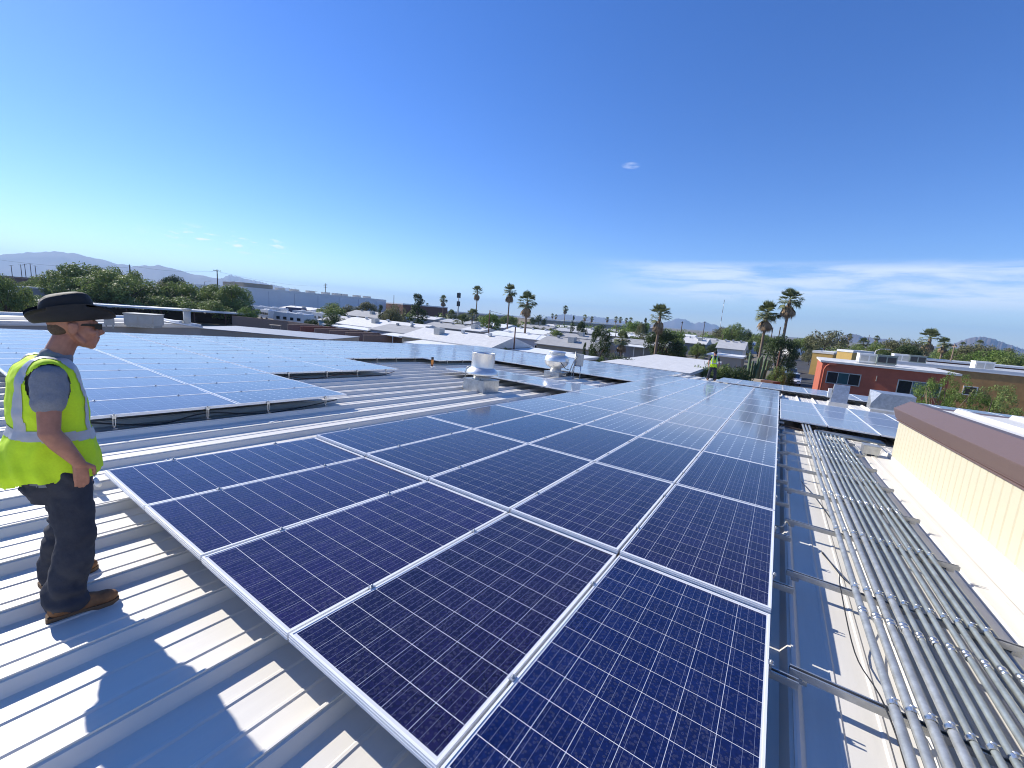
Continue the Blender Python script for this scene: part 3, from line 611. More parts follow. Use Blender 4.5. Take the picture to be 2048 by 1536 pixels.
def palm_meshes(seed):
    r = random.Random(seed); green, dead = [], []
    def fan(bucket, az_, el, length, droop, width=1.0):
        d = Vector((math.cos(az_) * math.cos(el), math.sin(az_) * math.cos(el), math.sin(el))); side = Vector((-math.sin(az_), math.cos(az_), 0)); up = side.cross(d) * -1
        root = Vector((0, 0, 0)); hub = d * length * .5 + Vector((0, 0, -droop * .12)); q = .012
        bucket.append([root - side * q, root + side * q, hub + side * q, hub - side * q])
        for k in range(9):
            a = (k - 4) * .27 * width; dd = (d * math.cos(a) + side * math.sin(a)).normalized()
            tip = hub + dd * length * .5 * (1 - .05 * abs(k - 4)) + Vector((0, 0, -droop * (.30 + .04 * abs(k - 4)))); mid = hub + dd * length * .27 + Vector((0, 0, .01)); wv = dd.cross(up).normalized() * .034
            bucket.append([hub, mid - wv, tip, mid + wv])
    for k in range(r.randint(44, 66)):
        el = R(r.uniform(-38, 85)); fan(green, k * 2.39996 + r.uniform(-.2, .2), el, r.uniform(.8, 1.08), r.uniform(.15, .5) * (1.2 - math.sin(max(el, 0))))
    for k in range(54): fan(dead, k * 2.39996 + .5, R(r.uniform(-84, -55)), r.uniform(.9, 1.45), .25, .6)
    res = []
    for nm, bk, m in (('crown', green, M['leaf_palm']), ('dead_fronds', dead, M['dead_frond'])):
        V = np.array([[tuple(p) for p in f] for f in bk]).reshape(-1, 3); res.append(np_mesh(nm, V, np.arange(len(V)).reshape(-1, 4), m))
    return res
PALM = [palm_meshes(s) for s in range(6)]
def palm(px, D, top, width, label, lean=0.0, seed=0, skirt=True, thick=.2):
    crown_r = width * D / FPX / 2 * 1.14; q_ = CP + ray(px, top + width * .4) * D; head = Vector((q_.x, q_.y, hgt(px, top, D) - crown_r * .8)); base = Vector((q_.x, q_.y, GZ)) + CR * (lean * D / FPX)
    t = thing('fan_palm', label, 'palm', Matrix.Translation(base), 'fan palms')
    d = head - base; bend = Vector((d.x * .35, d.y * .35, d.z * .5))
    MB().tube([(0, 0, 0), (0, 0, .4), bend * .6, bend * 1.0 + (d - bend) * .25, bend + (d - bend) * .6, d], [thick * 1.6, thick * 1.15, thick, thick * .9, thick * .85, thick * .8], 9).build('trunk', M['palm_bark'], t)
    Mx = Matrix.Translation(d) @ Matrix.Rotation(seed * 1.3, 4, 'Z') @ Matrix.Diagonal((crown_r,) * 3 + (1,))
    obj('crown', PALM[(seed + int(px)) % 6][0], None, t, Mx)
    if skirt: obj('dead_fronds', PALM[(seed + int(px)) % 6][1], None, t, Mx @ Matrix.Diagonal((.78, .78, 1.0, 1)))
    return t

# ================================================================== BUILDINGS OF THE TOWN
def wall_frame(a, b):
    """local frame of a building whose front runs from a to b (x along the front, y back from the viewer)"""
    d = (b - a); L_ = d.length; x = d.normalized(); y = Vector((-x.y, x.x, 0))
    if y.dot(a - CP) < 0: y = -y
    zc_ = x.cross(y); Mx = Matrix(((x.x, y.x, 0, a.x), (x.y, y.y, 0, a.y), (0, 0, 1, a.z), (0, 0, 0, 1))); return Mx, L_
def k_(px): return (px - 1024) / FPX
def along_x(pa, Da, pb): return Da * (CF.y + CR.y * k_(pa)) / (CF.y + CR.y * k_(pb))      # depth at pb of a wall parallel to the ribs' cross direction
def along_y(pa, Da, pb): return Da * (CF.x + CR.x * k_(pa)) / (CF.x + CR.x * k_(pb))
def window(parent, x, z, w_, h_, m='window', frame='white', y=0, panes=1, side=None):
    Mx = Matrix.Translation((x, y, z)) if side is None else side @ Matrix.Translation((x, y, z))
    b = MB(); f = .07
    for s in (-1, 1): b.box((s * (w_ / 2 - f / 2), -.02, 0), (f, .08, h_)); b.box((0, -.02, s * (h_ / 2 - f / 2)), (w_ - 2 * f, .08, f))
    o = b.build('window', M[frame], parent, Mx)
    pw = (w_ - 2 * f) / panes
    for k in range(panes):
        MB().box((-w_ / 2 + f + pw * (k + .5), 0, 0), (pw - (.03 if panes > 1 else 0), .02, h_ - 2 * f)).build('pane', M[m] if isinstance(m, str) else M[m[k]], o)
        if k: MB().box((-w_ / 2 + f + pw * k, -.015, 0), (.045, .06, h_ - 2 * f)).build('mullion', M[frame], o)
    return o
HOME_N = [0]
def mobile_home(pxa, Da, pxb, Db, depth, eave, ridge_, label, wall='lilac', roof='white', wins=(), group='mobile homes', awning=None, gable_axis='x', name='mobile_home', cat='mobile home'):
    a, b = spot(pxa, Da), spot(pxb, along_x(pxa, Da, pxb)); Mx, L_ = wall_frame(a, b)
    t = thing(name, label, cat, Mx, group)
    HOME_N[0] += 1; hn = HOME_N[0]
    if roof == 'white' and gable_axis == 'x': roof = ('white', 'roof_old', 'pale_roof', 'white', 'grey_roof', 'roof_old')[hn % 6]
    MB().box((L_ / 2, depth / 2, eave / 2), (L_, depth, eave)).build('wall', M[wall], t)
    if gable_axis == 'x':                           # ridge along the front
        o_ = .3; pr_ = [(-o_, eave), (depth + o_, eave), (depth + o_, eave + .1), (depth / 2, ridge_ + .1), (-o_, eave + .1)]
        MB().prism(pr_, -o_, L_ + o_, Matrix(((0, 1, 0, 0), (1, 0, 0, 0), (0, 0, 1, 0), (0, 0, 0, 1)))).build('roof', M[roof], t)
        for k in range(3): MB().box((L_ * (.2 + .3 * k), depth / 2 - .5, ridge_ + .18), (.35, .35, .35)).build('roof_vent', M[roof], t)
        if hn % 2: MB().box((L_ * (.3 + .1 * (hn % 5)), depth * .28, (eave + ridge_) / 2 + .5), (.95, .95, .8)).build('cooler', M['grey_unit'], t)
        for k in range(int(L_ / 1.6)): MB().box((1.6 * (k + .5), depth / 4, (eave + ridge_) / 2 + .115), (.05, math.hypot(depth / 2, ridge_ - eave), .02), Matrix.Translation((0, depth / 4, (eave + ridge_) / 2 + .1)) @ Matrix.Rotation(math.atan2(ridge_ - eave, depth / 2 + .3), 4, 'X') @ Matrix.Translation((0, -depth / 4, -(eave + ridge_) / 2 - .1))).build('roof_seam', M['pale_roof'], t)
    elif gable_axis == 'flat':
        MB().box((L_ / 2, depth / 2, eave + .12), (L_ + .4, depth + .4, .24)).build('roof', M[roof], t)
    for wv in wins: window(t, wv[0] * L_, wv[1], wv[2], wv[3], *(wv[4:]))
    if awning:
        x0, x1, out_, z_ = awning
        MB().add([(x0 * L_, -out_, z_ - .25), (x1 * L_, -out_, z_ - .25), (x1 * L_, 0, z_), (x0 * L_, 0, z_), (x0 * L_, -out_, z_ - .15), (x1 * L_, -out_, z_ - .15), (x1 * L_, 0, z_ + .1), (x0 * L_, 0, z_ + .1)],
                 [(0, 3, 2, 1), (4, 5, 6, 7), (0, 1, 5, 4), (1, 2, 6, 5), (2, 3, 7, 6), (3, 0, 4, 7)]).build('awning', M['white'], t)
        for k in range(3): MB().box(((x0 + (x1 - x0) * (.04 + .46 * k)) * L_, -out_ + .1, (z_ - .25) / 2), (.09, .09, z_ - .25)).build('awning_post', M['white'], t)
    return t
def flat_building(pxa, Da, pxb, Db, depth, H, label, wall, roof='roof_old', parapet=.25, wins=(), name='flat_roofed_building', cat='building', lip='white', align=None):
    if align == 'x': Db = along_x(pxa, Da, pxb)
    if align == 'y': Db = along_y(pxa, Da, pxb)
    a, b = spot(pxa, Da), spot(pxb, Db); Mx, L_ = wall_frame(a, b); t = thing(name, label, cat, Mx)
    MB().box((L_ / 2, depth / 2, (H - .02) / 2), (L_, depth, H - .02)).build('wall', M[wall], t)
    MB().box((L_ / 2, depth / 2, H), (L_ + .12, depth + .12, .05)).build('roof', M[roof], t)
    if parapet:
        for c, d in (((L_ / 2, .1, H + parapet / 2 + .03), (L_ + .16, .26, parapet)), ((L_ / 2, depth - .1, H + parapet / 2 + .03), (L_ + .16, .26, parapet)), ((.06, depth / 2, H + parapet / 2 + .03), (.24, depth - .5, parapet)), ((L_ - .06, depth / 2, H + parapet / 2 + .03), (.24, depth - .5, parapet))):
            MB().box(c, d).build('parapet', M[lip], t)
    for wv in wins: window(t, wv[0] * L_ if wv[0] <= 1 else wv[0], wv[1], wv[2], wv[3], *(wv[4:]))
    t['L'] = L_; return t, Mx, L_
def ac_unit(Mx, label, w_=1.3, d_=1.0, h_=1.0, m='white', grille=True, group='rooftop air conditioners'):
    t = thing('air_conditioner', label, 'air conditioner', Mx, group)
    MB().box((0, 0, h_ / 2 + .12), (w_, d_, h_)).build('cabinet', M[m], t); MB().box((0, 0, .06), (w_ * .9, d_ * .9, .12)).build('curb', M['galv'], t)
    MB().box((0, 0, h_ + .14), (w_ + .06, d_ + .06, .05)).build('lid', M[m], t)
    if grille:
        for k in range(2): MB().box(((k - .5) * w_ * .48, -d_ / 2 - .01, h_ * .5 + .12), (w_ * .4, .03, h_ * .66)).build('grille', M['dark_grille' if grille == 'dark' else 'grey_unit'], t)
    return t
def pole(px, D, top, label, lean=0.0, r=.13, arms=1, m='wood_pole', base=None, name='utility_pole', cat='utility pole'):
    q_ = CP + ray(px, top) * D; b = Vector((q_.x, q_.y, GZ)); H = hgt(px, top, D) - GZ; d = Vector((0, 0, 0))
    t = thing(name, label, cat, Matrix.Translation(b), 'poles'); MB().tube([(0, 0, 0), (d.x, d.y, H)], [r, r * .7], 8).build('shaft', M[m], t)
    for k in range(arms):
        z = H - .4 - .9 * k; MB().box((d.x, d.y, z), (.12, 2.2, .12), Matrix.Rotation(0, 4, 'Z')).build('crossarm', M[m], t)
        for s in (-.9, -.3, .5, .95): MB().tube([(d.x, d.y + s, z + .06), (d.x, d.y + s, z + .26)], .05, 6).build('insulator', M['dark_grille'], t)
    return t
def lamp(px, D, top, label, side=1):
    b = spot(px, D); H = hgt(px, top, D) - GZ; t = thing('street_lamp', label, 'street lamp', Matrix.Translation(b), 'street lamps')
    MB().tube([(0, 0, 0), (0, 0, H - .3), (CR.x * .6 * side, CR.y * .6 * side, H), (CR.x * 1.6 * side, CR.y * 1.6 * side, H + .1)], [.12, .08, .06, .05], 8).build('shaft', M['grey_unit'], t)
    MB().box((CR.x * 1.8 * side, CR.y * 1.8 * side, H + .06), (.6, .5, .16)).build('lamp_head', M['grey_unit'], t); return t
def car(p, rz, label, col, kind='sedan'):
    m = CARM.setdefault(col, mat('car_paint_%d' % len(CARM), col, 0.3, 0, coat=0.6)); t = thing('parked_car', label, 'car', at(p, rz), 'cars parked in the neighbourhood')
    lo = [(-2.2, .35), (-2.22, .75), (-2.0, .92), (1.0, .95), (1.9, .82), (2.2, .62), (2.2, .35)]; hi = [(-1.85, .92), (-1.35, 1.42), (.1, 1.46), (.95, .95)]
    if kind == 'van': hi = [(-2.05, .92), (-1.95, 1.75), (.6, 1.78), (1.35, .95)]
    def slab(pr_, w0, w1):
        n = len(pr_); v = []
        for s in (-1, 1):
            for x, z in pr_: v.append((x, s * (w0 if z < .93 else w1) / 2, z))
        return v, [tuple(range(n))[::-1] if True else 0, tuple(range(n, 2 * n))] + [(i, (i + 1) % n, (i + 1) % n + n, i + n) for i in range(n)]
    MB().add(*slab(lo, 1.78, 1.78)).build('body', m, t); MB().add(*slab(hi, 1.62, 1.35)).build('glasshouse', M['window'], t)
    MB().box(((hi[1][0] + hi[2][0]) / 2, 0, hi[1][1] + .03), (hi[2][0] - hi[1][0] + .1, 1.34, .05)).build('roof', m, t)
    for x in (-1.35, 1.35):
        for s in (-1, 1): MB().tube([(x, s * .76, .33), (x, s * .92, .33)], .33, 14).build('wheel', M['dark_gap'], t)
    for s in (-1, 1): MB().box((2.17, s * .62, .66), (.1, .38, .14)).build('headlight', M['window_pale'], t)
    MB().box((2.2, 0, .5), (.04, .9, .16)).build('grille', M['dark_grille'], t); return t
CARM = {}
def rv(pxa, Da, pxb, Db, H, label, stripe='window'):
    a, b = spot(pxa, Da), spot(pxb, Db); Mx, L_ = wall_frame(a, b); t = thing('motorhome', label, 'motorhome', Mx, 'motorhomes and trailers')
    MB().add(*(lambda pr_: ([(x, 0, z) for x, z in pr_] + [(x, 2.5, z) for x, z in pr_], [tuple(range(6))[::-1], tuple(range(6, 12))] + [(i, (i + 1) % 6, (i + 1) % 6 + 6, i + 6) for i in range(6)]))([(0, .5), (L_, .5), (L_, H - .2), (L_ - .3, H), (.5, H), (0, H - .8)])).build('body', M['white'], t)
    for k in range(4): window(t, L_ * (.16 + .22 * k), H * .62, 1.0, .6, 'window', 'dark_grille', -.03)
    MB().box((L_ / 2, -.02, H * .36), (L_ * .96, .03, .25)).build('stripe', M['grey_unit'], t)
    for x in (.3, .7): MB().box((L_ * x, 1.2, H + .14), (.9, .8, .28)).build('roof_unit', M['white'], t)
    for x in (.18, .75):
        MB().tube([(L_ * x, -.02, .45), (L_ * x, .3, .45)], .45, 12).build('wheel', M['dark_gap'], t)
    return t

# ---- behind the array on the sun side: lower flat roof with equipment
t, Mx, L_ = flat_building(-330, 16.2, 396, 26.6, 8.0, 4.15, 'low flat roof with dark patches beyond the pale array', 'grey_wall', 'roof_old', .18)
nb = MB().box((L_ * .45, 4.6, 4.19), (L_ * .86, 2.6, .03)).build('roof_membrane', mat('dark_roof_membrane', (0.09, 0.11, 0.15), .8), t)
def on_b(Mx, x, y, z, rz=0): return Mx @ Matrix.Translation((x, y, z)) @ Matrix.Rotation(rz, 4, 'Z')
def roof_spot(px, D, z): p = spot(px, D, z); return Matrix.Translation(p) @ Matrix.Rotation(math.atan2(CR.y, CR.x) + .25, 4, 'Z')
ZF = GZ + 4.19
ac_unit(roof_spot(284, 23.6, ZF), 'wide beige air conditioner on the flat roof behind the worker', 1.45, 1.0, .62, 'grey_unit')
t = thing('disconnect_box', 'small grey disconnect box on legs in front of the worker\'s face', 'electrical box', roof_spot(212, 21.5, ZF)); MB().box((0, 0, .38), (.36, .2, .4)).build('box_body', M['grey_unit'], t)
for s in (-1, 1): MB().box((s * .15, 0, .09), (.04, .04, .18)).build('leg', M['galv_dark'], t)
t = thing('vent_pipe', 'upright grey vent pipe with cap beside the beige air conditioner', 'vent pipe', roof_spot(371, 27, ZF)); MB().tube([(0, 0, -.1), (0, 0, 1.0)], .2, 14).build('pipe', M['grey_unit'], t); MB().lathe([(.2, .98), (.27, 1.0), (.27, 1.1), (.0, 1.14)], 14).build('cap', M['grey_unit'], t); MB().box((-.7, -.2, .15), (.9, .5, .3)).build('base_box', M['white'], t)
for k in range(2):
    a_, b_ = spot(288 + 6 * k, 24.6, ZF + .42), spot(402, 26.2 - k * .8, ZF + .05); tag(MB().tube([a_, b_], .05, 6).build('gas_pipe', M['white' if k else 'galv']), ('upper', 'lower')[k] + ' pipe running down the flat roof from the beige air conditioner', 'pipe')
# pale metal roof wedge
flat_building(372, 33.5, 655, 32.0, 5.0, 3.5, 'pale blue grey metal roof in front of the block wall', 'tan_wall', 'slate_roof', 0)
# carport with dark wall behind
a, b = spot(-420, 60), spot(491, 83); Mx, L_ = wall_frame(a, b); t = thing('carport', 'long open carport with a thin white roof in front of the trees', 'carport', Mx)
MB().box((L_ / 2, 3.2, 2.72), (L_, 6.4, .14)).build('roof', M['white'], t)
MB().box((L_ / 2, .02, 2.62), (L_, .08, .3)).build('fascia', M['white'], t)
for k in range(11):
    MB().box((L_ * (k + .3) / 11, .5, 1.32), (.16, .16, 2.64)).build('post', M['rust'], t)
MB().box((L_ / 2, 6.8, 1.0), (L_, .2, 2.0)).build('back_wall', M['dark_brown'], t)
flat_building(30, 92, 190, 98, 10, 4.3, 'long grey shed with white roof edge behind the carport', 'grey_wall', 'white', .2)
flat_building(-300, 190, 100, 215, 25, 6.2, 'dark brown strip of shops on the skyline', 'brick', 'roof_old', .5, wins=[(.1 * k, 2.0, 4, 2.4, 'window', 'dark_grille') for k in range(1, 10)], lip='brick')
# block wall with bays
a, b, c = spot(462, 80), spot(574, 76), spot(905, along_x(574, 76, 905)); seg = thing('block_wall', 'long tan block wall receding behind the warehouse roof', 'wall', Matrix.Translation(a))
for p, q in ((a, b), (b, c)):
    d = q - p; Mx, L_ = wall_frame(p, q); n_ = max(1, int(L_ / 2.2))
    for k in range(n_):
        MB().box((L_ * (k + .5) / n_, .12, 1.12), (L_ / n_ - .012, .2, 2.24)).build('wall_panel', M['block'], seg, Matrix.Translation(-a) @ Mx)
for k, (px0, py0, px1) in enumerate(((575, 650, 622), (601, 654, 650), (630, 658, 679), (660, 662, 709), (693, 667, 742), (729, 673, 777))):
    p = spot(px0, 65 - 2.0 * k); yw = spot(574, 76).y - .15; q = Vector((p.x, yw, GZ)); Mx, L_ = wall_frame(p, q)
    H_ = 2.25; tag(MB().box((L_ / 2, .12, H_ / 2), (L_, .24, H_)).box((L_ / 2, .12, H_ + .04), (L_ + .05, .3, .08)).box((-.12, .12, .6), (.24, .4, 1.2)).build('bay_wall', M['block_red' if k == 1 else 'block'], None, Mx),
        ('reddish storage bay wall, second along the block wall' if k == 1 else f'tan storage bay wall, {ORD[k]} along the block wall'), 'wall', 'storage bay walls')
# clutter by the wall: tables and a dismantled cart
for k, (px, D) in enumerate(((395, 62), (425, 64), (468, 66), (505, 66))):
    t = thing('work_table', f'dark work table under the carport end, {ORD[k]} from the vent pipe', 'table', roof_spot(px, D, GZ)); MB().box((0, 0, .8), (1.9, .8, .08)).build('table_top', M['white' if k % 2 else 'blue_wall'], t)
    for sx in (-.85, .85):
        for sy in (-.33, .33): MB().box((sx, sy, .38), (.07, .07, .76)).build('leg', M['dark_grille'], t)
t = thing('garden_tractor', 'dark garden tractor parked against the end of the block wall', 'tractor', roof_spot(552, 66, GZ))
MB().box((0, 0, .75), (1.9, .8, .5)).build('body', M['dark_grille'], t); MB().box((.5, 0, 1.15), (.7, .7, .3)).build('hood', M['rust'], t); MB().box((-.5, 0, 1.25), (.5, .6, .5)).build('seat', M['dark_grille'], t); MB().box((-.2, 0, 2.0), (1.6, 1.1, .06)).build('canopy', M['tan_wall'], t)
for sx in (-.75, .65):
    for sy in (-.5, .5): MB().tube([(sx, sy - .12, .42), (sx, sy + .12, .42)], .42, 12).build('wheel', M['dark_gap'], t)
for sx in (-.9, .5): MB().box((sx, .45, 1.5), (.06, .06, 1.0)).build('canopy_post', M['galv_dark'], t)

# ---- warehouse on the skyline
t, Mx, L_ = flat_building(486, 150, 772, 232, 60, 8.6, 'very long pale grey tilt up warehouse on the skyline', 'tilt', 'white', .7, name='long_warehouse', align='y')
MB().box((L_ * .09, 9, 9.9), (L_ * .16, 16, 2.0)).build('upper_storey', M['tan_wall'], t)
for k in range(6): MB().box((L_ * (k + .9) / 6.5, -.03, 4.2), (.12, .08, 8.4)).build('wall_joint', M['lilac'], t)
for k, x in enumerate((.27, .36, .47, .58, .66, .72, .83, .92)): ac_unit(on_b(Mx, L_ * x, 8, 8.7), f'rooftop unit on the long warehouse, {ORD[k]} from its tall end', 3.2, 2.2, 1.5, 'grey_unit', group='rooftop units on the long warehouse')
flat_building(806, 196, 895, 214, 25, 7.6, 'brown brick building with pale roofline behind the tall conifer', 'brick', 'white', .5)
flat_building(893, 232, 1062, 238, 30, 5.6, 'long beige commercial building behind the palms', 'tan_wall', 'white', .4, wins=[(.08 + .1 * k, 2.4, 3.2, 2.6, 'window', 'tan_wall') for k in range(9)])
flat_building(1062, 225, 1180, 262, 30, 5.2, 'pale stucco commercial building beyond the mobile homes', 'tan_wall', 'white', .4)
flat_building(1175, 285, 1330, 320, 30, 5.0, 'distant low tan building beyond the mobile homes', 'tan_wall', 'roof_old', .3)
# motorhomes
rv(546, 92, 609, 88, 3.3, 'white motorhome parked behind the block wall'); rv(497, 128, 560, 122, 3.3, 'white motorhome beside the green trees at the carport end')
rv(622, 112, 668, 106, 3.2, 'grey sided trailer behind the white motorhome'); rv(583, 122, 640, 118, 3.1, 'white trailer in front of the navy truck trailer')
rv(518, 116, 536, 113, 2.8, 'short cream camper trailer on bare ground')
t = thing('truck_trailer', 'navy blue truck trailer standing before the long warehouse', 'trailer', wall_frame(spot(571, 138), spot(613, 134))[0]); MB().box((3.5, 1.25, 2.2), (7, 2.5, 2.6)).build('box_body', mat('navy_paint', (0.015, 0.025, 0.09), .5), t); MB().lathe([(0, 0), (.6, 0)], 14, Matrix.Translation((.9, -.02, 2.6)) @ Matrix.Rotation(math.pi / 2, 4, 'X')).build('emblem', M['white'], t)
for x in (1.2, 5.8): MB().tube([(x, 0, .5), (x, .4, .5)], .5, 12).build('wheel', M['dark_gap'], t)

# ---- mobile home park
W = 'window'
mobile_home(676, 72, 830, 76, 7, 2.7, 3.9, 'white mobile home with ridged roof behind the bay walls', 'white', 'white', [(.2, 1.6, 1.2, .9), (.6, 1.6, 1.2, .9)], awning=(.1, .6, 2.4, 2.6))
mobile_home(638, 80, 700, 80, 7, 2.7, 3.7, 'small pale blue mobile home beside the motorhome', 'blue_wall', 'white', [(.4, 1.6, 1.2, .9)], awning=(.45, .95, 2.2, 2.4))
mobile_home(686, 108, 762, 100, 8, 3.2, 4.6, 'grey house with grey gable roof among trees', 'grey_wall', 'grey_roof', [(.15, 1.8, 1, 1), (.45, 1.8, 1, 1), (.75, 1.8, 1, 1)], name='house', cat='house', group='houses')
mobile_home(742, 64, 842, 66, 8, 2.6, 3.5, 'white carport roofed home with pale awning', 'lilac', 'white', [(.5, 1.5, 1.2, .8)], awning=(.5, .95, 2.4, 2.5))
mobile_home(806, 51, 985, 56, 8, 2.8, 3.9, 'wide white roofed mobile home with shaded veranda', 'tan_wall', 'white', [(.1, 1.6, 1.1, .8), (.35, 1.5, 1, .8)], awning=(.28, .98, 3.2, 2.7))
mobile_home(976, 70, 1110, 64, 7, 2.9, 3.5, 'long lilac mobile home with small red framed windows', 'lilac', 'white', [(.06, 1.8, .8, .8, W, 'rust'), (.22, 1.8, .7, .7), (.42, 1.7, .8, .9, W, 'rust'), (.52, 1.7, .5, .9), (.78, 1.8, .8, .7)])
mobile_home(1078, 60, 1200, 58, 7, 2.6, 3.7, 'tan mobile home with broad grey roof', 'tan_wall', 'grey_roof', [(.6, 1.5, 1.6, .8, W, 'tan_wall')])
mobile_home(1000, 47, 1110, 45, 5, 2.5, 2.9, 'flat white patio roof before the lilac home', 'grey_wall', 'white', [], gable_axis='flat')
mobile_home(1048, 41.5, 1168, 42, 4, 2.75, 2.9, 'thin white canopy just beyond the rounded fan', 'grey_wall', 'white', [], gable_axis='flat')
mobile_home(848, 90, 930, 92, 7, 2.7, 3.6, 'white roofed mobile home beside the tall conifer', 'grey_wall', 'white', [(.3, 1.6, 1, .8), (.7, 1.6, 1, .8)])
mobile_home(925, 78, 962, 80, 6, 3.0, 3.6, 'small blue grey home behind the feathery palms', 'grey_wall', 'white', [(.5, 1.7, .8, 1.0)])
mobile_home(1012, 96, 1098, 92, 7, 2.7, 3.6, 'white mobile home behind the pair of palms', 'lilac', 'white', [(.3, 1.6, 1, .8)])
mobile_home(1094, 88, 1205, 84, 7, 2.8, 3.5, 'grey roofed mobile home in the second row', 'grey_wall', 'grey_roof', [(.4, 1.6, 1, .8)])
mobile_home(1110, 128, 1200, 124, 8, 2.8, 3.7, 'distant white roofed mobile home beyond the grey roofs', 'lilac', 'white')
mobile_home(1215, 118, 1300, 112, 8, 2.8, 3.6, 'distant white home beside the dark pines', 'tan_wall', 'white')
mobile_home(1225, 80, 1356, 86, 8, 2.8, 3.6, 'grey roofed home with white awning beside the blue one', 'grey_wall', 'grey_roof', [(.9, 1.6, 1, .9)], awning=(.3, .62, 2.6, 2.7))
mobile_home(1314, 80, 1356, 80, 6, 3.0, 3.4, 'pale blue mobile home with two small windows', 'blue_wall', 'grey_roof', [(.28, 1.7, .6, .7), (.64, 1.7, .6, .8)])
mobile_home(1215, 34.5, 1388, 34, 17, 2.95, 3.1, 'broad flat white roof beyond the far band of panels', 'tan_wall', 'roof_old', gable_axis='flat', name='flat_roofed_shed', cat='shed', group='sheds')
mobile_home(1368, 104, 1415, 98, 8, 2.9, 4.3, 'house with dark gable behind the white roof', 'grey_wall', 'white', [(.5, 1.7, 1, 1)], name='house', cat='house', group='houses')
mobile_home(1440, 80, 1492, 77, 7, 3.2, 4.7, 'bright white house with small gables', 'white', 'white', [(.3, 2.0, .8, .8), (.7, 2.0, .8, .8)], name='house', cat='house', group='houses')
mobile_home(1424, 60, 1492, 58, 5, 2.9, 3.0, 'white stepped garden roof below the gabled house', 'tan_wall', 'white', gable_axis='flat', name='flat_roofed_shed', cat='shed', group='sheds')
mobile_home(1398, 118, 1470, 122, 8, 2.8, 3.8, 'distant white roofed home with parked cars', 'tan_wall', 'white')
for k, (px, D, L_px) in enumerate(((560, 150, 60), (640, 135, 50), (735, 130, 50), (880, 130, 60), (960, 118, 50), (1040, 140, 60), (1140, 155, 60), (1240, 150, 50), (1300, 140, 60), (1380, 150, 60), (1470, 140, 50), (1180, 185, 60), (1090, 190, 60), (1330, 200, 60), (820, 150, 50))):
    mobile_home(px, D, px + L_px, D * .99, 8, 2.8, 3.7, f'white roofed home far back in the park, {ORD[k]} of those beyond the palms', ('tan_wall', 'lilac', 'grey_wall')[k % 3], 'white', group='far homes of the park')

# ---- red building and its neighbours
t, Mx, L_ = flat_building(1655, 36.0, 1914, 28.6, 8.5, 4.55, 'red stucco building with white roof and aluminium windows', 'red_stucco', 'roof_white', .0, wins=[(.20, 3.25, 2.35, 1.05, ('window', 'window_teal', 'window'), 'galv', 0, 3), (.80, 3.15, 2.6, 1.15, ('window', 'window_pale', 'window_teal'), 'galv', 0, 3)], name='red_building', align='x')
MB().prism([(-.18, 4.5), (L_ + .6, 4.5), (L_ + .6, 4.66), (-.18, 4.66)], -.12, 7.7, Matrix.Identity(4)).build('roof_edge', M['roof_white'], t)
MB().tube([(.55, -.1, 4.4), (.3, -.12, 4.2), (.2, -.1, 3.9), (.2, -.1, 0)], .07, 8).build('downpipe', M['red_stucco'], t); MB().box((.7, -.1, 4.4), (.5, .2, .16)).build('scupper', M['red_stucco'], t)
MB().box((.47 * L_, -.05, 3.6), (.05, .12, .45)).build('stucco_scar', M['tan_wall'], t)
for xx in (2.0, 3.1): pass
ac_unit(on_b(Mx, L_ * .40, 2.4, 4.66, .1), 'white rooftop unit on the red building', 1.35, 1.0, .72, 'white', group=None)
ac_unit(on_b(Mx, L_ * .545, 2.2, 4.66, .1), 'grey green rooftop unit with dark coil on the red building', 1.35, 1.0, .72, 'green_unit', 'dark', group=None)
MB().box((L_ * .6, 2.2, 4.72), (.4, .4, .2)).build('roof_vent', M['galv'], t)
t, Mx, L_ = flat_building(1790, 43, 2250, 39, 8, 4.5, 'ochre stucco building beyond the red one', 'ochre', 'roof_white', .3, wins=[(.42, 2.6, 1.0, .9), (.75, 2.6, 1.0, .9)], name='ochre_building', align='x')
ac_unit(on_b(Mx, L_ * .50, 3.0, 4.55, .1), 'white cooler on the ochre building near the frame edge', 1.4, 1.0, .8, 'white'); ac_unit(on_b(Mx, L_ * .1, 5, 4.55, .1), 'white cooler on the near end of the ochre roof', 1.4, 1.0, .8, 'white'); ac_unit(on_b(Mx, L_ * .19, 5, 4.55, .1), 'dark cooler on the near end of the ochre roof', 1.4, 1.0, .8, 'green_unit', 'dark')
flat_building(1860, 66, 2150, 62, 8, 4.4, 'brown building with thin white roof edge behind the ochre one', 'brick', 'white', .2, align='x')
flat_building(1631, 74, 1672, 72, 9, 4.0, 'yellow building with cream canopy down the street', 'yellow', 'white', .3); flat_building(1679, 66, 1710, 64, 6, 4.8, 'yellow and tan block behind the red roof', 'yellow', 'white', .3)
flat_building(1825, 98, 1950, 95, 9, 3.5, 'white walled homes between the trees', 'white', 'white', .2); flat_building(1590, 150, 1650, 150, 10, 3.2, 'far white house at the end of the street', 'white', 'white', .1)
t = thing('storage_shed', 'tan wall with brown metal shed beside the cactus', 'shed', wall_frame(spot(1538, 40), spot(1562, 39))[0]); MB().box((-.6, 1, 1.0), (1.0, 1.6, 2.0)).build('wall', M['tan_wall'], t); MB().box((.6, .6, 1.0), (1.2, 1.2, 2.1)).build('metal_box', M['rust'], t); MB().box((.5, -.02, .5), (.5, .04, .9)).build('opening', M['dark_grille'], t)

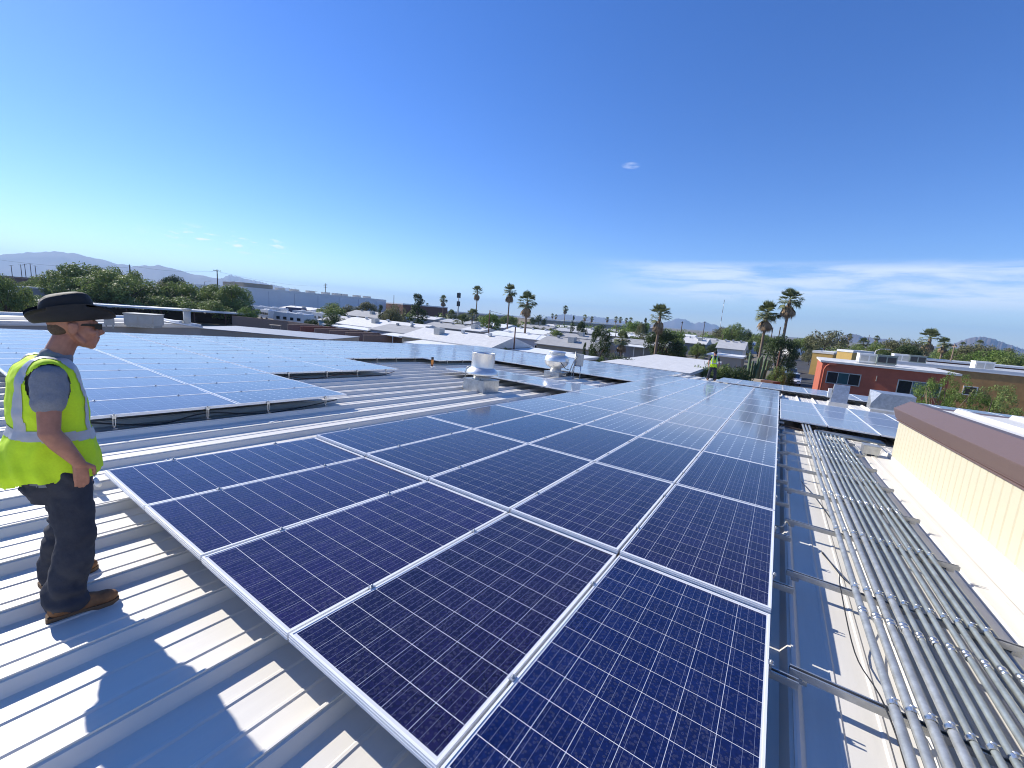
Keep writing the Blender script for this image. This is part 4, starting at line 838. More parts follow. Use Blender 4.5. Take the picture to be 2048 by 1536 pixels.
# ---- street
a, b = spot(1612, 30), spot(1612, 128); d = (b - a).normalized(); s_ = Vector((-d.y, d.x, 0)) * 4.0; zr = Vector((0, 0, .004))
tag(MB().add([a - s_ + zr, a + s_ + zr, b + s_ + zr, b - s_ + zr], [(0, 1, 2, 3)]).build('road', M['asphalt']), 'asphalt side street beside the red building', kind='structure')
a2, b2 = spot(1420, 96, GZ + .008), spot(1720, 92, GZ + .008); d2 = Vector((d.x, d.y, 0)) * 5
tag(MB().add([a2 - d2, b2 - d2, b2 + d2, a2 + d2], [(0, 1, 2, 3)]).build('road', M['asphalt']), 'asphalt cross street beyond the red building', kind='structure')
rz_ = math.atan2(d.y, d.x)
def gspot(px, py): r_ = ray(px, py); return CP + r_ * ((GZ - CP.z) / r_.z)
car(gspot(1585, 768), rz_ + math.pi, 'white sedan parked facing us down the side street', (.75, .75, .76)); car(gspot(1577, 744), rz_ + math.pi, 'pale green sedan parked behind the white one', (.45, .52, .36)); car(gspot(1581, 755), rz_ + math.pi, 'blue grey sedan between the white and green ones', (.2, .25, .3))
car(spot(1427, 112), rz_ + .9, 'white van parked beyond the gabled house', (.75, .75, .75), 'van'); car(spot(1413, 108), rz_ + 1.1, 'dark car parked beside the white van', (.04, .04, .05)); car(spot(1400, 104), rz_ + 1.2, 'silver car parked in front of the dark gabled house', (.4, .4, .42))
for k, (px, D) in enumerate(((10, 165), (30, 168), (48, 162), (62, 170), (-40, 165))): car(spot(px, D), .4 + k, f'{("white", "silver", "grey", "white", "dark")[k]} car in the lot of the strip of shops, {ORD[k]} of the row', ((.7, .7, .7), (.45, .45, .47), (.2, .2, .22), (.75, .75, .75), (.05, .05, .06))[k])

# ---- palms
palm(1020, 100, 568, 31, 'tallest slender palm of the pair left of the rounded fan', 0, 0, thick=.19); palm(1055, 75, 584, 42, 'thicker palm with brown skirt in the pair by the lilac home', 0, 1, thick=.21)
palm(955, 140, 572, 24, 'slender palm standing before the beige commercial building', 0, 2); palm(887, 190, 591, 18, 'palm standing before the brown brick building', 0, 0); palm(1131, 230, 611, 14, 'small lone palm against the sky right of the palm pair', 0, 1)
palm(1321, 65, 609, 48, 'shaggy palm beside the pale blue home', 0, 2, thick=.23); palm(1535, 62, 604, 50, 'shorter of the two palms beside the cactus', 0, 0, thick=.21); palm(1581, 60, 577, 50, 'tall leaning palm beside the side street', 0, 1, thick=.21)
palm(1861, 76, 658, 40, 'palm with thick brown skirt above the ochre building', 0, 2, thick=.3); palm(1889, 84, 675, 26, 'slim palm right of the thick skirted palm', 0, 0); palm(1727, 105, 676, 24, 'young palm low among the trees above the red building', 0, 1); palm(1754, 190, 671, 12, 'tiny distant palm beside the brown hill', 0, 2); palm(1700, 200, 667, 11, 'tiny distant palm in front of the pointed hill', 0, 0)
palm(1245, 58, 663, 36, 'short palm rising behind the glossy shrub', 0, 2); palm(925, 100, 628, 44, 'feathery low palm behind the white roofed homes', 0, 1, False); palm(903, 150, 620, 22, 'bushy young palm before the brick building', 0, 2, False); palm(945, 118, 618, 30, 'dark squat palm next to the feathery low palm', 0, 0, False)
for k, (px, D, tp, wd) in enumerate(((1105, 330, 627, 8), (1112, 320, 629, 8), (1170, 300, 629, 11), (1184, 340, 633, 9), (1215, 350, 634, 9), (1232, 340, 633, 10), (1241, 330, 634, 10), (1262, 340, 635, 10), (1253, 360, 636, 9), (1960, 150, 680, 16), (1925, 170, 684, 13), (855, 330, 606, 8), (840, 320, 607, 8))):
    palm(px, D, tp, wd, f'tiny far palm on the skyline, {ORD[k]} of a scattered dozen', 0, k, True, .22)
# ---- trees, left to right
tg = 'mesquite trees behind the carport'
for k, (px, D, tp, wd, kd, lf, lab) in enumerate(((8, 58, 557, 80, 'spread', 'leaf_mesquite', 'mesquite at the picture edge before the grey shed'), (82, 105, 560, 55, 'spread', 'leaf_mesquite', 'small mesquite beside the strip of shops'), (125, 96, 547, 80, 'spread', 'leaf_mesquite', 'mesquite above the worker\'s hat'), (170, 88, 533, 90, 'round', 'leaf_mesquite', 'tallest dark mesquite above the hat brim'), (232, 92, 533, 90, 'spread', 'leaf_mesquite', 'feathery mesquite beside the bare utility pole'),
        (245, 86, 549, 130, 'spread', 'leaf_mesquite', 'broad bright mesquite right of the hat'), (330, 92, 572, 70, 'spread', 'leaf_olive', 'low olive mesquite right of the broad one'), (380, 94, 565, 95, 'spread', 'leaf_mesquite', 'loose mesquite in the middle of the carport'), (435, 93, 574, 80, 'spread', 'leaf_mesquite', 'mesquite near the carport end'), (470, 90, 574, 60, 'round', 'leaf_mesquite', 'rounded mesquite at the carport end'), (498, 84, 607, 40, 'bush', 'leaf_bright', 'light green bush by the block wall corner'), (352, 140, 556, 50, 'round', 'leaf_dark', 'dark round tree in front of the mountains'), (205, 84, 556, 90, 'bush', 'leaf_mesquite', 'dense mesquite thicket under the tallest one'), (300, 86, 580, 100, 'bush', 'leaf_mesquite', 'mesquite thicket before the pale wall'), (355, 88, 586, 100, 'bush', 'leaf_mesquite', 'bushy mesquite left of the carport middle'), (410, 88, 584, 110, 'bush', 'leaf_mesquite', 'dense mesquite thicket in the carport middle'), (455, 87, 588, 90, 'bush', 'leaf_mesquite', 'dense thicket near the carport end'), (100, 100, 566, 80, 'bush', 'leaf_mesquite', 'thicket behind the hat crown'), (20, 62, 572, 90, 'bush', 'leaf_mesquite', 'low thicket at the picture edge'))):
    tree(kd, lf, px, D, tp - 4, wd * 1.12, lab, k, tg)
for args in ((668, 118, 607, 75, 'spread', 'leaf_mesquite', 'green mesquite behind the trailers'), (700, 116, 611, 50, 'spread', 'leaf_olive', 'yellowish mesquite left of the grey house'), (735, 120, 604, 42, 'round', 'leaf_olive', 'round yellow brown tree behind the grey house'), (762, 100, 607, 20, 'conifer', 'leaf_dark', 'narrow dark tree right of the grey house'), (790, 96, 596, 48, 'pine', 'leaf_olive', 'thin airy tree beside the tall conifer'), (836, 106, 584, 46, 'conifer', 'leaf_dark', 'tall dark conifer standing above the white roofs'),
             (622, 88, 632, 32, 'bush', 'leaf_dark', 'dark shrub at the end of the white motorhome'), (980, 88, 627, 44, 'round', 'leaf_bright', 'bright green tree behind the rusty pole'), (1019, 150, 628, 40, 'spread', 'leaf_mesquite', 'green tree behind the tallest palm'), (1078, 190, 622, 36, 'pine', 'leaf_dark', 'airy tree behind the skirted palm'), (1078, 104, 645, 34, 'bush', 'leaf_dark', 'dark shrub among the far white roofs'), (1164, 100, 642, 24, 'round', 'leaf_dark', 'round dark tree by the black cypress'), (1146, 118, 630, 12, 'conifer', 'leaf_dark', 'black slim cypress among the homes'),
             (1000, 46, 679, 36, 'bush', 'leaf_bright', 'light green shrub between the rusty poles'), (1201, 50, 651, 44, 'round', 'leaf_dark', 'dark round tree behind the switch box'), (1246, 40, 690, 72, 'bush', 'leaf_dark', 'glossy shrub overhanging the far band of panels'), (1195, 42, 700, 44, 'bush', 'leaf_mesquite', 'grey green shrub left of the glossy one'), (1168, 45, 681, 15, 'conifer', 'leaf_dark', 'small clipped evergreen above the switch box'), (1275, 150, 640, 60, 'spread', 'leaf_bright', 'bright green tree cluster left of the shaggy palm'), (1290, 135, 635, 16, 'conifer', 'leaf_dark', 'dark cypress left of the shaggy palm'), (1282, 130, 645, 20, 'round', 'leaf_olive', 'brownish tree beside the dark cypress'),
             (1352, 100, 660, 38, 'spread', 'leaf_bright', 'yellow green tree right of the shaggy palm'), (1360, 70, 690, 36, 'bush', 'leaf_dark', 'dark shrub beside the pale blue home'), (1393, 92, 699, 16, 'bush', 'leaf_dark', 'small clipped shrub before the homes'), (1495, 92, 658, 28, 'conifer', 'leaf_dark', 'tall dark tree right of the white gabled house'), (1428, 36.5, 704, 84, 'bush', 'leaf_mesquite', 'bushy oleander behind the far worker'), (1470, 36, 710, 74, 'bush', 'leaf_dark', 'dark oleander right of the far worker'), (1560, 58, 672, 66, 'round', 'leaf_dark', 'dense dark tree between the two tall palms'), (1556, 45, 720, 36, 'bush', 'leaf_mesquite', 'shrub at the foot of the leaning palm'), (1578, 47, 728, 26, 'bush', 'leaf_dark', 'dark shrub beside the parked sedans'),
             (1470, 140, 648, 60, 'spread', 'leaf_mesquite', 'mesquite on the skyline beyond the gabled house'), (1450, 170, 652, 50, 'spread', 'leaf_olive', 'olive tree on the skyline right of the pale peaks'), (1520, 120, 664, 50, 'spread', 'leaf_mesquite', 'mesquite behind the shorter palm'), (1612, 118, 672, 60, 'spread', 'leaf_mesquite', 'mesquite overhanging the end of the side street'), (1655, 110, 645, 98, 'pine', 'leaf_olive', 'large open crowned eucalyptus beyond the yellow building'), (1622, 100, 690, 30, 'bush', 'leaf_olive', 'dry brown shrub at the street corner'), (1715, 100, 690, 60, 'spread', 'leaf_mesquite', 'mesquite left of the young palm'), (1750, 72, 686, 60, 'spread', 'leaf_mesquite', 'mesquite above the white rooftop unit'), (1800, 74, 672, 90, 'spread', 'leaf_olive', 'broad mesquite above the green rooftop unit'), (1818, 70, 690, 60, 'round', 'leaf_dark', 'dark tree beside the broad mesquite'), (1905, 92, 690, 60, 'spread', 'leaf_mesquite', 'mesquite behind the slim palm'), (1945, 88, 690, 60, 'round', 'leaf_olive', 'grey green tree below the flat topped hill'), (1990, 78, 700, 110, 'spread', 'leaf_bright', 'bright green mesquite right of the flat topped hill'), (2060, 70, 702, 110, 'spread', 'leaf_mesquite', 'mesquite cut by the picture edge'), (1880, 80, 706, 40, 'bush', 'leaf_mesquite', 'shrub below the slim palm'), (1985, 110, 688, 70, 'spread', 'leaf_olive', 'olive mesquite behind the bright one')):
    px, D, tp, wd, kd, lf, lab = args; tree(kd, lf, px, D, tp, wd, lab, int(px) % 7)
rg = random.Random(21)
for k in range(22):
    px = rg.uniform(640, 1480); D = rg.uniform(58, 135); tall = rg.uniform(3.0, 6.2); top_ = hor(px) + (6.5 - tall) * FPX / D
    kd = rg.choice(('bush', 'round', 'spread', 'round')); tree(kd, rg.choice(('leaf_mesquite', 'leaf_dark', 'leaf_olive', 'leaf_mesquite')), px, D, top_, tall * rg.uniform(.8, 1.25) * FPX / D, f'yard tree between the mobile homes, {ORD[k]} of the scattered small ones', k, 'yard trees of the park')
# airy palo verde in front of the red building
tree('fine', 'leaf_bright', 1905, 24.0, 742, 130, 'airy palo verde with pale twigs before the red building', 1, name='palo_verde'); tree('fine', 'leaf_mesquite', 1985, 22.5, 760, 150, 'dark green palo verde over the white roof at the edge', 2, name='palo_verde'); tree('fine', 'leaf_mesquite', 1862, 25, 764, 70, 'small green shrub under the second red building window', 0)
r = random.Random(5); t = thing('bare_branches', 'pale dry branches rising from the palo verde', 'branches', Matrix.Translation(spot(1905, 23.2)))
for k in range(9):
    a_ = r.uniform(0, 6.28); q = r.uniform(.4, 1.5); MB().tube([(0, 0, .3), (q * .4 * math.cos(a_), q * .4 * math.sin(a_), 2.4), (q * math.cos(a_), q * math.sin(a_), r.uniform(3.2, 4.5))], [.05, .03, .008], 6).build('branch', M['dead_frond'], t)
# columnar cactus
t = thing('organ_cactus', 'cluster of tall columnar cactus stems beside the far worker', 'cactus', Matrix.Translation(spot(1521, 42))); r = random.Random(3)
for k in range(17):
    x, y = r.uniform(-.95, .95), r.uniform(-.6, .6); h_ = r.uniform(3.0, 4.7); b = MB(); pr_ = [(.05, 0), (.10, .2), (.11, h_ * .5), (.10, h_ - .25), (.06, h_ - .06), (.0, h_)]
    b.lathe(pr_, 10, Matrix.Translation((x, y, 0)) @ Matrix.Rotation(r.uniform(-.05, .05), 4, 'X') @ Matrix.Rotation(.06 * x, 4, 'Y')); b.build('stem', M['cactus'], t)
# far trees that read as one mass along the horizon
rng = random.Random(11); cl_ = []
for k in range(900):
    px = rng.uniform(-500, 2600); D = rng.choice((170, 210, 260, 330, 420, 560, 800)) * rng.uniform(.9, 1.1)
    if 430 < px < 800 and D < 300: continue
    if px < 430 and D < 260: continue
    p = spot(px, D, 0); h_ = rng.uniform(2.4, 5.4); cl_.append((p.x, p.y, GZ + h_ * .55, h_ * .62))
V = []; rn = np.random.default_rng(4)
for x, y, z, rr in cl_:
    n_ = 60; d_ = rn.normal(size=(n_, 3)); d_ /= np.linalg.norm(d_, axis=1)[:, None]; c_ = d_ * (rr * (.5 + .5 * rn.random(n_)))[:, None] * (1.5, 1.5, .85) + (x, y, z)
    a_ = rn.normal(size=(n_, 3)); a_ /= np.linalg.norm(a_, axis=1)[:, None]; b_ = np.cross(a_, d_); s__ = rr * .2
    V.append(np.stack([c_ - a_ * s__, c_ - b_ * s__, c_ + a_ * s__, c_ + b_ * s__], 1))
V = np.concatenate(V).reshape(-1, 3); tag(obj('treeline', np_mesh('treeline', V, np.arange(len(V)).reshape(-1, 4), M['leaf_mesquite']), None), 'far desert trees massed along the horizon', 'trees', kind='stuff')
# ---- poles and lamps
pole(259, 120, 529, 'bare utility pole standing in the mesquites', r=.2, arms=0); pole(434, 130, 539, 'tall utility pole with fittings above the carport end', r=.2, arms=1)
pole(651, 230, 567, 'stepped utility pole above the long warehouse', r=.22, arms=3); pole(980, 62, 620, 'rusty leaning pole carrying cables by the bright green tree', 7, r=.1, arms=0, m='rust'); pole(1031, 46, 654, 'short rusty pole in front of the lilac home', 3, r=.1, arms=0, m='rust'); pole(1365, 120, 643, 'utility pole with crossarm right of the shaggy palm', 1, r=.15); pole(1410, 150, 643, 'slim utility pole before the pale peaks', r=.15); pole(1446, 90, 668, 'wooden pole beside the white gabled house', 1, r=.12, arms=0); pole(1560, 45, 702, 'rusty steel pole beside the leaning palm', 3, r=.08, arms=0, m='rust'); pole(1546, 130, 655, 'utility pole with double crossarms between the palms', 1, r=.17, arms=2); pole(1561, 110, 654, 'utility pole left of the leaning palm trunk', 1, r=.17, arms=2); pole(1910, 68, 688, 'yellowish wooden pole with crossbar above the ochre roof', 3, r=.1, arms=1, m='palm_bark'); pole(1739, 160, 670, 'thin dark pole beside the young palm', 0, r=.12, arms=0); pole(1234, 95, 648, 'wooden pole above the grey roofs', 0, r=.12, arms=0); pole(1183, 170, 632, 'thin pole beside the far white homes', 0, arms=0); pole(788, 120, 590, 'thin pole in the airy tree', 0, r=.1, arms=0)
for k, (px, tp) in enumerate(((41, 529), (22, 530), (49, 528), (60, 527), (70, 531), (97, 539), (137, 540))): pole(px, 300, tp, f'far utility pole above the strip of shops, {ORD[k]} of seven', 0, r=.25, arms=1)
for k, (px, tp, D) in enumerate(((410, 562, 150), (459, 563, 150), (530, 574, 190), (583, 576, 200), (628, 583, 260))): lamp(px, D, tp, f'parking lot lamp above the long warehouse, {ORD[k]} from the carport', 1)
lamp(1755, 62, 698, 'curved grey street lamp behind the white rooftop unit', 1)
t = thing('cell_tower', 'dark antenna tower standing behind the brick building', 'antenna tower', Matrix.Translation(spot(916, 170))); H_ = hgt(916, 585, 170) - GZ; MB().tube([(0, 0, 0), (0, 0, H_)], [.3, .2], 8).build('mast', M['grey_unit'], t)
for z, s in ((H_ - 1.2, .62), (H_ - 4.6, .55)):
    for k in range(6): MB().box((s * math.cos(k * 1.05), s * math.sin(k * 1.05), z), (.26, .26, 2.0)).build('antenna_panel', M['dark_grille'], t)
t = thing('radio_mast', 'thin red and white radio mast far beyond the pale peaks', 'radio mast', Matrix.Translation(spot(1439, 900))); H_ = hgt(1444, 600, 900) - GZ
for k in range(8): MB().tube([(0, 0, H_ * k / 8), (0, 0, H_ * (k + 1) / 8)], .5, 6).build('mast_section', M['rust' if k % 2 else 'white'], t)
def wire(p, q, sag, label):
    pts = [p.lerp(q, s / 8) + Vector((0, 0, -sag * 4 * (s / 8) * (1 - s / 8))) for s in range(9)]; tag(MB().tube(pts, .025, 4).build('overhead_cable', M['black_wire']), label, 'cable', 'overhead cables')
wire(spot(980, 62, hgt(980, 622, 62)), spot(1180, 95, hgt(1180, 640, 95)), 1.0, 'cable sagging from the rusty pole past the palm pair'); wire(spot(259, 120, hgt(259, 531, 120)), spot(434, 130, hgt(434, 543, 130)), .8, 'cable between the two tall poles above the mesquites'); wire(spot(-60, 118, hgt(-60, 510, 118)), spot(259, 120, hgt(259, 535, 120)), 1.2, 'cable running to the bare pole above the hat'); wire(spot(434, 130, hgt(434, 543, 130)), spot(651, 230, hgt(651, 572, 230)), 1.5, 'cable crossing above the long warehouse')
# ================================================================== PEOPLE
M['skin'] = mat('sunburnt_skin', (0.37, 0.165, 0.105), 0.55, 0, 0.2, 16, 0.05, 60)
M['hair'] = mat('short_brown_hair', (0.085, 0.055, 0.035), 0.85, 0, 0.3, 60, 0.2, 120)
M['shirt'] = mat('grey_tee_shirt', (0.20, 0.215, 0.245), 0.9, 0, 0.12, 120, 0.25, 14)
M['vest'] = mat('lime_mesh_vest', (0.60, 0.86, 0.02), 0.8, 0, 0.05, 90, 0.35, 9)
M['vest'].node_tree.nodes['Principled BSDF'].inputs['Emission Color'].default_value = (0.5, 0.83, 0.01, 1)
M['stripe'] = mat('silver_reflective_tape', (0.45, 0.46, 0.49), 0.45, 0.2, 0.08, 30)
M['jeans'] = mat('black_work_jeans', (0.018, 0.021, 0.033), 0.9, 0, 1, 7, 0.35, 16, col2=(0.045, 0.048, 0.06))
M['boot'] = mat('tan_leather_boot', (0.20, 0.095, 0.038), 0.75, 0, 0.3, 18, 0.2, 30)
M['sole'] = mat('dusty_boot_sole', (0.13, 0.085, 0.05), 0.9)
M['hat'] = mat('black_felt_hat', (0.012, 0.012, 0.013), 0.75, 0, 0.2, 30, 0.1, 60)
M['lens'] = mat('black_sunglasses', (0.004, 0.004, 0.005), 0.35, spec=0.3)
M['navy_shirt'] = mat('dark_long_shirt', (0.03, 0.035, 0.05), 0.9)

def cap_mesh(b, p0, p1, r0, r1, sx=1.0, n=14):
    """tapered capsule; sx squashes it sideways (x)"""
    p0, p1 = Vector(p0), Vector(p1); d = p1 - p0; L_ = d.length; q = d.to_track_quat('Z', 'Y') if L_ > 1e-6 else Matrix.Identity(3).to_quaternion()
    rings = []
    for k in range(7): a = -math.pi / 2 + k * math.pi / 12; rings.append((r0 * math.cos(a), r0 * math.sin(a)))
    for k in range(7): a = k * math.pi / 12; rings.append((r1 * math.cos(a), L_ + r1 * math.sin(a)))
    vs_ = []
    for r, z in rings:
        for j in range(n):
            t = 2 * math.pi * j / n; p = q @ Vector((max(r, 1e-4) * math.cos(t), max(r, 1e-4) * math.sin(t), z)); vs_.append((p0.x + p.x, p0.y + p.y, p0.z + p.z))
    if sx != 1.0: cx = (p0.x + p1.x) / 2; vs_ = [(cx + (x - cx) * sx, y, z) for x, y, z in vs_]
    fs = [(i * n + j, i * n + (j + 1) % n, (i + 1) * n + (j + 1) % n, (i + 1) * n + j) for i in range(13) for j in range(n)] + [tuple(range(n))[::-1], tuple(range(13 * n, 14 * n))]
    b.add(vs_, fs)
def ell(b, c, r, rot=0.0, n=20):
    vs_, fs = [], []; m_ = 12; q = Matrix.Rotation(rot, 3, 'X')
    for i in range(m_ + 1):
        a = -math.pi / 2 + math.pi * i / m_
        for j in range(n):
            t = 2 * math.pi * j / n; p = q @ Vector((r[0] * max(math.cos(a), 1e-3) * math.cos(t), r[1] * max(math.cos(a), 1e-3) * math.sin(t), r[2] * math.sin(a))); vs_.append((c[0] + p.x, c[1] + p.y, c[2] + p.z))
    fs = [(i * n + j, i * n + (j + 1) % n, (i + 1) * n + (j + 1) % n, (i + 1) * n + j) for i in range(m_) for j in range(n)] + [tuple(range(n))[::-1], tuple(range(m_ * n, (m_ + 1) * n))]
    b.add(vs_, fs)
def loft(b, rings, n=28):
    """rings: (cx, cy, z, rx, ry)"""
    vs_ = []
    for cx, cy, z, rx, ry in rings:
        for j in range(n):
            t = 2 * math.pi * j / n; vs_.append((cx + rx * math.copysign(abs(math.cos(t)) ** .85, math.cos(t)), cy + ry * math.copysign(abs(math.sin(t)) ** .85, math.sin(t)), z))
    k = len(rings); fs = [(i * n + j, i * n + (j + 1) % n, (i + 1) * n + (j + 1) % n, (i + 1) * n + j) for i in range(k - 1) for j in range(n)] + [tuple(range(n))[::-1], tuple(range((k - 1) * n, k * n))]
    b.add(vs_, fs)
def fuse(b, voxel, smooth=4, disp=None):
    """one continuous skin over everything in b"""
    me = b.mesh('fuse'); o = bpy.data.objects.new('fuse', me); COL.objects.link(o)
    m1 = o.modifiers.new('r', 'REMESH'); m1.mode = 'VOXEL'; m1.voxel_size = voxel; m1.use_smooth_shade = True
    m2 = o.modifiers.new('s', 'SMOOTH'); m2.iterations = smooth; m2.factor = .5
    dg = bpy.context.evaluated_depsgraph_get(); dg.update()
    out_ = bpy.data.meshes.new_from_object(o.evaluated_get(dg)); bpy.data.objects.remove(o); bpy.data.meshes.remove(me)
    out_.materials.clear()
    if disp:
        no = [v.normal.copy() for v in out_.vertices]
        for v, nn in zip(out_.vertices, no): v.co += nn * disp(v.co, nn)
    out_.polygons.foreach_set('use_smooth', [True] * len(out_.polygons)); out_.update(); return out_
def carve(me, keep, name, off=0.0):
    """a copy of the faces of me whose centre passes keep(), moved out by off"""
    V_ = [v.co + v.normal * off for v in me.vertices]; F_ = [tuple(p.vertices) for p in me.polygons if keep(p.center, p.normal)]
    idx = sorted({i for f in F_ for i in f}); mp = {a: k for k, a in enumerate(idx)}
    m_ = bpy.data.meshes.new(name); m_.from_pydata([tuple(V_[i]) for i in idx], [], [tuple(mp[i] for i in f) for f in F_]); m_.polygons.foreach_set('use_smooth', [True] * len(F_)); m_.update(); return m_
def nz3(co, s, o=0): return mnoise.noise(Vector((co.x * s + o, co.y * s, co.z * s)))

def hand(b, wrist, d, palm_n, side, s=1.0, curl=.5):
    """palm, four bent fingers and a thumb; d: where the fingers point, palm_n: out of the back of the hand, side: towards the thumb"""
    w_, d, pn, sd = Vector(wrist), Vector(d).normalized(), Vector(palm_n).normalized(), Vector(side).normalized()
    for k in (-1.2, -.4, .4, 1.2): cap_mesh(b, w_ + sd * (k * .012 * s) + d * .01 * s, w_ + d * .082 * s + sd * (k * .0185 * s), .016 * s, .0125 * s, n=10)
    for k, ln in ((1.35, .066), (.45, .076), (-.45, .072), (-1.35, .056)):
        p = w_ + d * .085 * s + sd * (k * .0185 * s); dr = d.copy()
        for q in range(3):
            dr = (dr - pn * curl * (.35 + .4 * q)).normalized(); e = p + dr * ln * s * (.46, .32, .24)[q]; cap_mesh(b, p, e, (.0098 - .0009 * q) * s, (.0092 - .0011 * q) * s, n=8); p = e
    p = w_ + d * .02 * s + sd * .024 * s; e1 = p + (d * .7 + sd * .75 - pn * .15).normalized() * .045 * s; e2 = e1 + (d * .95 + sd * .2 - pn * .3).normalized() * .034 * s; e3 = e2 + (d * .95 - pn * .35).normalized() * .024 * s
    for a, c, r0, r1 in ((p, e1, .016, .0125), (e1, e2, .0118, .0105), (e2, e3, .0105, .0088)): cap_mesh(b, a, c, r0 * s, r1 * s, n=8)

def head_parts(b, c, tilt=0.0):
    """head centred on c, facing +Y"""
    T = lambda x, y, z: (c[0] + x, c[1] + y, c[2] + z)
    ell(b, T(0, -.012, .035), (.073, .094, .088)); ell(b, T(0, .028, -.02), (.060, .066, .085)); ell(b, T(0, .045, -.078), (.040, .044, .032))
    ell(b, T(0, .062, -.100), (.022, .020, .018)); cap_mesh(b, T(0, .083, .012), T(0, .107, -.022), .010, .0135); ell(b, T(0, .098, -.030), (.017, .014, .010))
    ell(b, T(0, .086, -.054), (.024, .014, .0075)); ell(b, T(0, .083, -.068), (.022, .013, .008)); cap_mesh(b, T(-.04, .074, .03), T(.04, .074, .03), .012, .012)
    for s in (-1, 1):
        ell(b, T(s * .043, .058, -.022), (.020, .022, .020)); cap_mesh(b, T(s * .05, .02, -.075), T(s * .062, -.02, -.03), .014, .014)
        ell(b, T(s * .078, -.018, -.004), (.009, .021, .034), -.2); ell(b, T(s * .080, -.026, .012), (.010, .016, .018))

def hat_mesh(parent, c, big=1.0, tilt=.16):
    Mx = Matrix.Translation(c) @ Matrix.Rotation(tilt, 4, 'X')
    b = MB(); n = 40; rings = [(.0, 1.0), (.02, .985), (.05, .965), (.09, .93), (.128, .88), (.142, .74), (.139, .45), (.122, .2), (.114, .02)]; vs_ = []
    for z, f_ in rings:
        for j in range(n):
            t = 2 * math.pi * j / n; x, y = .089 * f_ * math.cos(t), .112 * f_ * math.sin(t)
            zz = z + (.012 * math.sin(t) if z > .08 else 0); dent = .022 * math.exp(-(x / .035) ** 2) * (1 if z > .1 else 0); vs_.append((x * big, y * big, (zz - dent) * big))
    fs = [(i * n + j, i * n + (j + 1) % n, (i + 1) * n + (j + 1) % n, (i + 1) * n + j) for i in range(len(rings) - 1) for j in range(n)] + [tuple(range((len(rings) - 1) * n, len(rings) * n))]
    b.add(vs_, fs, None, True); b.build('crown', M['hat'], parent, Mx)
    b = MB(); vs_ = []
    for k in range(9):
        s = k / 8
        for j in range(n):
            t = 2 * math.pi * j / n; fr, sd = math.sin(t), abs(math.cos(t)); ext = .056 + (.020 if fr > 0 else -.006) * abs(fr) - .002 * sd
            x = (.088 + s * ext * .9) * math.cos(t) * (1 - .22 * s * s * sd); y = (.111 + s * ext) * math.sin(t)
            z = .088 * s * s * sd ** 1.3 - (.020 * s * (1 - s * .2) if fr > 0 else .026 * s) * (1 - sd) + .018 * s ** 3 * max(fr, 0) + (.06 * s ** 3 * max(-fr, 0) ** 3)
            vs_.append((x * big, y * big, z * big))
    nn_ = len(vs_); vs_ += [(x, y, z - .004) for x, y, z in vs_]
    fs = []
    for i in range(8):
        for j in range(n):
            j2 = (j + 1) % n; q = (i * n + j, i * n + j2, (i + 1) * n + j2, (i + 1) * n + j); fs += [q[::-1], tuple(a + nn_ for a in q)]
    for j in range(n): j2 = (j + 1) % n; fs.append((8 * n + j, 8 * n + j2, 8 * n + j2 + nn_, 8 * n + j + nn_))
    b.add(vs_, fs, None, True); b.build('brim', M['hat'], parent, Mx)
    MB().lathe([(.091, .004), (.0925, .006), (.0925, .022), (.09, .024)], n, Matrix.Diagonal((1, 1.255, 1, 1))).build('band', M['dark_gap'], parent, Mx)

def boot(b, heel, toe, s=1.0):
    h_, t_ = Vector(heel), Vector(toe); d = (t_ - h_).normalized(); L_ = (t_ - h_).length
    cap_mesh(b, h_ + d * .05 + Vector((0, 0, .055)), h_ + d * .06 + Vector((0, 0, .13)), .044, .046); cap_mesh(b, h_ + d * .05 + Vector((0, 0, .05)), h_ + d * (L_ - .06) + Vector((0, 0, .045)), .044, .044)
    cap_mesh(b, h_ + d * .08 + Vector((0, 0, .09)), h_ + d * (L_ * .62) + Vector((0, 0, .062)), .042, .036); ell(b, tuple(h_ + d * (L_ - .058) + Vector((0, 0, .045))), (.047, .056, .036))
def boot_sole(h_, t_):
    h_, t_ = Vector(h_), Vector(t_); d = (t_ - h_).normalized(); sd = Vector((d.y, -d.x, 0)); L_ = (t_ - h_).length; b = MB(); o = []
    for s, w_ in ((0, .028), (.02, .038), (.25, .040), (.45, .036), (.7, .048), (.88, .042), (.97, .024), (1.0, .01)): o.append((h_ + d * L_ * s, w_))
    lo = [p + sd * w_ for p, w_ in o] + [p - sd * w_ for p, w_ in reversed(o)]; n = len(lo); vs_ = [(p.x, p.y, 0.0) for p in lo] + [(p.x, p.y, .026) for p in lo]
    b.add(vs_, [tuple(range(n)), tuple(range(n, 2 * n))[::-1]] + [(i, i + n, (i + 1) % n + n, (i + 1) % n) for i in range(n)]); return b

